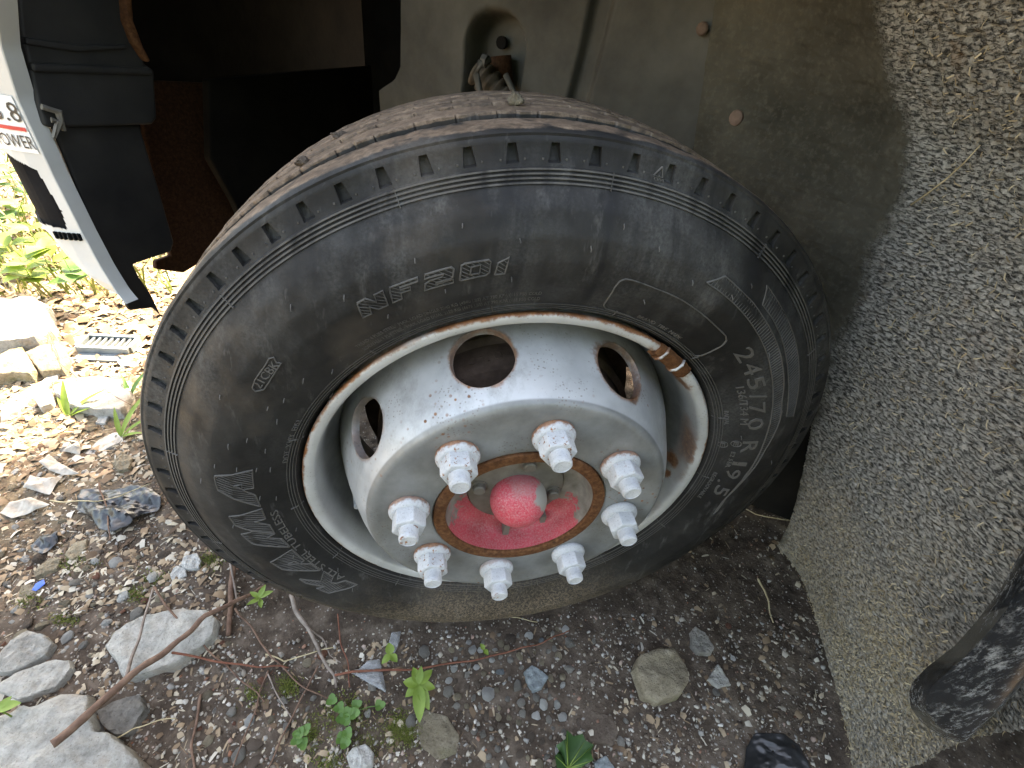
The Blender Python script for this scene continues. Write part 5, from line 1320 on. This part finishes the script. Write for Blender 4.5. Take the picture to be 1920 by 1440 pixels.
plant('grass_tuft', 130, 782, 'bright grass blades standing left of the pebbly concrete', [(10, 70, .085, .007, .2, .3), (-50, 50, .09, .006, .2, .5), (40, 60, .05, .005, .2, .3), (-80, 40, .05, .005, .2, .3)], L_YEL, 0.01, 'grass')
plant('grass_tuft', 226, 818, 'bright grass blades rising beside the pale split board', [(-20, 55, .11, .006, .2, .5), (-60, 45, .09, .005, .2, .4), (20, 60, .07, .005, .2, .3), (-100, 40, .06, .005, .2, .3)], L_YEL, 0.01, 'grass')
plant('weed', 245, 745, 'green weed blades against the left side of the tyre', [(-30, 60, .08, .006, .2, .5), (30, 55, .06, .005, .2, .4), (100, 40, .07, .005, .2, .4)], L_GRN, 0.012)
def clover(px, py, label, heads):
    c0 = G(px, py); c0[2] = float(gz(c0[0], c0[1])); r_ = root('clover', c0, label, 'plant')
    for (x, y) in heads:
        q = G(x, y, 0.018) - c0; q[2] = 0.018 + random.uniform(-.004, .006)
        mb = MB(); mb.tube([(q[0] * .3, q[1] * .3, -0.003), q * 0.7 + np.array([0, 0, .003]), q], [0.0008, 0.0007, 0.0006], 5); sub('stem', mb.mesh('stem', True), L_CLO, r_)
        y0 = random.uniform(0, 120)
        for k in range(3):
            v, f = leaf(0.0095, 0.0052, -0.1, 0.1, 6); v = v @ rotm(math.radians(y0 + 120 * k), math.radians(random.uniform(5, 20))).T + q
            mb = MB(); mb.add(v, f); sub('leaf', mb.mesh('leaf', True), L_CLO, r_)
clover(640, 1335, 'clover patch on the moss left of the bright seedling', [(622, 1312), (636, 1326), (652, 1336), (665, 1338), (648, 1350), (668, 1320), (712, 1322), (640, 1345)])
clover(645, 1388, 'small clover beside the round white stone', [(640, 1385), (652, 1378), (648, 1396)])
clover(565, 1378, 'small clover left of the mossy ground', [(560, 1375), (572, 1368), (566, 1392), (556, 1386)])
# lobed dark leaf at the bottom
c0 = G(1072, 1410, 0.01); c0[2] = float(gz(c0[0], c0[1])) + 0.006
pix = [(1045, 1440), (1040, 1418), (1052, 1404), (1044, 1396), (1060, 1386), (1064, 1368), (1078, 1378), (1092, 1376), (1098, 1388), (1116, 1394), (1108, 1408), (1112, 1426), (1096, 1434), (1080, 1446), (1062, 1450)]
O = np.array([G(x, y, 0.012)[:2] for x, y in pix]) - c0[:2]; cc = np.array([-0.010, -0.018])
V = [np.r_[cc, 0.004]]
for s_ in (0.35, 0.7, 1.0):
    for k, q in enumerate(O):
        p = cc + (q - cc) * s_; V.append((p[0], p[1], 0.004 + 0.010 * s_ * (0.5 + 0.5 * math.sin(k * 1.9)) - 0.003 * s_))
n = len(O); F = [(0, 1 + k, 1 + (k + 1) % n) for k in range(n)] + [(1 + r * n + k, 1 + (r + 1) * n + k, 1 + (r + 1) * n + (k + 1) % n, 1 + r * n + (k + 1) % n) for r in range(2) for k in range(n)]
lf = root('fallen_leaf', c0, 'dark green lobed leaf lying at the bottom edge', 'leaf')
sub('leaf_blade', mesh_of('leaf_blade', V, F, True), L_DRK, lf)
mb = MB()
for k in (1, 4, 5, 8, 9, 11, 12): mb.tube([(cc[0], cc[1], 0.0045), (cc + (O[k] - cc) * .5).tolist() + [V[1 + n + k][2] + 0.0005], (cc + (O[k] - cc) * .92).tolist() + [V[1 + 2 * n + k][2] + 0.0004]], [0.0009, 0.0006, 0.0003], 5)
mb.tube([(cc[0], cc[1], 0.0045), (cc[0] - .008, cc[1] - .012, 0.003), (cc[0] - 0.018, cc[1] - 0.022, 0.0)], [0.0013, 0.0012, 0.0012], 6)
sub('leaf_veins', mb.mesh('leaf_veins', True), L_YEL, lf)
# moss and grass as masses
Vm = []; Fm = []
for px, py, sx, sy, n in ((752, 1372, 36, 34, 1500), (535, 1285, 22, 22, 600), (650, 1345, 40, 45, 900), (255, 1118, 22, 14, 420), (395, 1062, 22, 22, 420), (585, 1370, 22, 40, 500), (150, 1060, 40, 20, 260), (620, 1430, 30, 16, 360), (300, 1090, 30, 14, 300), (60, 1130, 30, 16, 240), (690, 1395, 30, 26, 420), (480, 1300, 24, 20, 260), (120, 1165, 30, 14, 200)):
    for _ in range(n):
        p = G(random.gauss(px, sx * .5), random.gauss(py, sy * .5)); z = float(gz(p[0], p[1])) if _ % 6 == 0 else z
        h_ = random.uniform(.003, .007); a = random.uniform(0, 6.28); k = len(Vm); w_ = random.uniform(.0006, .0014)
        t = (p[0] + random.uniform(-.003, .003), p[1] + random.uniform(-.003, .003), z + h_)
        Vm += [(p[0] + w_ * math.cos(a), p[1] + w_ * math.sin(a), z - .001), (p[0] - w_ * math.cos(a), p[1] - w_ * math.sin(a), z - .001), (p[0] + w_ * math.sin(a), p[1] - w_ * math.cos(a), z - .001), t]
        Fm += [(k, k + 1, k + 3), (k + 1, k + 2, k + 3), (k + 2, k, k + 3)]
m = NT('moss', 0.9); M_MOSS = m.done(m.ramp(m.island(), [(0, (0.055, 0.075, 0.012)), (1, (0.16, 0.18, 0.035))]))
o = obj('moss', mesh_of('moss', np.array(Vm), np.array(Fm)), M_MOSS); o['kind'] = 'stuff'; o['label'] = 'low yellow-green moss on the soil in front of the tyre'
Vm = []; Fm = []
for _ in range(2600):
    px, py = random.uniform(-500, 330), random.uniform(230, 560)
    p = G(px, py)
    if not np.isfinite(p).all() or np.hypot(p[0], p[1]) > 7 or p @ EA > -1.15: continue
    z = float(gz(p[0], p[1])); h_ = random.uniform(.04, .20) if random.random() < .6 else random.uniform(.02, .06); a = random.uniform(0, 6.28); w_ = random.uniform(.0015, .0045)
    lx, ly = random.uniform(-.8, .8) * h_, random.uniform(-.8, .8) * h_; k = len(Vm)
    s_ = np.array([math.cos(a) * w_, math.sin(a) * w_, 0]); b0 = np.array([p[0], p[1], z - .003]); b1 = b0 + (lx * .35, ly * .35, h_ * .65); b2 = b0 + (lx, ly, h_)
    Vm += [b0 - s_, b0 + s_, b1 + s_ * .8, b1 - s_ * .8, b2]; Fm += [(k, k + 1, k + 2), (k, k + 2, k + 3), (k + 3, k + 2, k + 4)]
m = NT('sunlit_grass', 0.6); M_GR = m.done(m.ramp(m.island(), [(0, (0.08, 0.13, 0.025)), (0.45, (0.18, 0.23, 0.05)), (0.7, (0.34, 0.30, 0.13)), (1, (0.42, 0.36, 0.20))]))
o = obj('grass', mesh_of('grass', np.array(Vm), np.array(Fm)), M_GR); o['kind'] = 'stuff'; o['label'] = 'sparse green and dry grass in the sun beyond the bumper'
for k, (px, py) in enumerate([(20, 330), (35, 395), (60, 440), (5, 420), (95, 480), (45, 500), (130, 505), (15, 470)]):
    plant('weed', px, py, ['broad-leaved weed at the left edge just below the bumper', 'yellow-green weed in the sun nearest the lamp recess', 'bright weed under the bumper vent', 'bright weed at the left edge among dry grass', 'lone leafy weed below the bumper corner', 'low leafy weed left of the sunlit rock', 'leafy weed beside the bumper tip', 'small weed at the left edge above the sunlit rock'][k],
          [(random.uniform(0, 360), random.uniform(5, 40), random.uniform(.05, .085), random.uniform(.018, .03), random.uniform(.5, 1), .3) for _ in range(8)], L_YEL if k % 3 else L_GRN, random.uniform(.08, .16))

# clods left on the tread
for k, (px, py, lab) in enumerate([(968, 186, 'pale crumbly clod resting on top of the tyre tread'), (566, 298, 'brown dirt clod on the front of the tread by the dark arch'), (632, 248, 'small dirt clod on the tread above the first shoulder notches')]):
    d = ray(px, py); t = np.linspace(0.2, 1.2, 4000)[:, None]; Pn = CAM + d * t; rr2 = np.hypot(Pn[:, 0], Pn[:, 2]); i = int(np.argmin(np.where((Pn[:, 1] > 0.0) & (Pn[:, 1] < 0.19), np.abs(rr2 - 0.4225), 9)))
    p = Pn[i]; u = np.array([p[0], 0, p[2]]) / np.hypot(p[0], p[2])
    me = rock('dirt_clod', 300 + k, 3, (0.0065, 0.007, 0.006) if k == 0 else (0.007, 0.006, 0.004), 7, 0.45)
    p = u * (0.4225 if k == 0 else 0.4195) + np.array([0, p[1], 0])
    o = obj('dirt_clod', me, S_TAN if k == 0 else S_BROWN); o.location = tuple(map(float, p)); tag(o, lab, 'dirt clod')

# unseen shrubs added behind the camera to block low sky light
Vs = []; Fs = []
rs = np.random.default_rng(5)
n = 15000
aa = rs.uniform(0.0, 6.0, n); tt_ = rs.uniform(0, 1, n); hh = 3.0 + 0.5 * np.sin(aa * 1.7) + 0.4 * np.sin(aa * 3.9 + 1)
zz_ = GZ + 0.05 + tt_ * hh; bb = -2.9 + 0.55 * rs.normal(size=n) * (1.05 - 0.6 * tt_)
Pn = TW(aa, bb, zz_)
for p in Pn:
    s_ = rs.uniform(0.045, 0.11); u_ = rs.normal(size=3); u_ /= np.linalg.norm(u_); v_ = np.cross(u_, rs.normal(size=3)); v_ /= np.linalg.norm(v_) + 1e-9
    k = len(Vs); Vs += [p - u_ * s_, p + v_ * s_ * .5, p + u_ * s_, p - v_ * s_ * .5]; Fs.append((k, k + 1, k + 2, k + 3))
o = obj('sky_blocker_shrubs', mesh_of('sky_blocker_shrubs', np.array(Vs), np.array(Fs)), mat_leaf('blocker_shrub_leaf', (0.035, 0.07, 0.015), (0.075, 0.12, 0.03))); o['kind'] = 'stuff'; o['label'] = 'unseen shrubs added across from the truck to block low sky light'
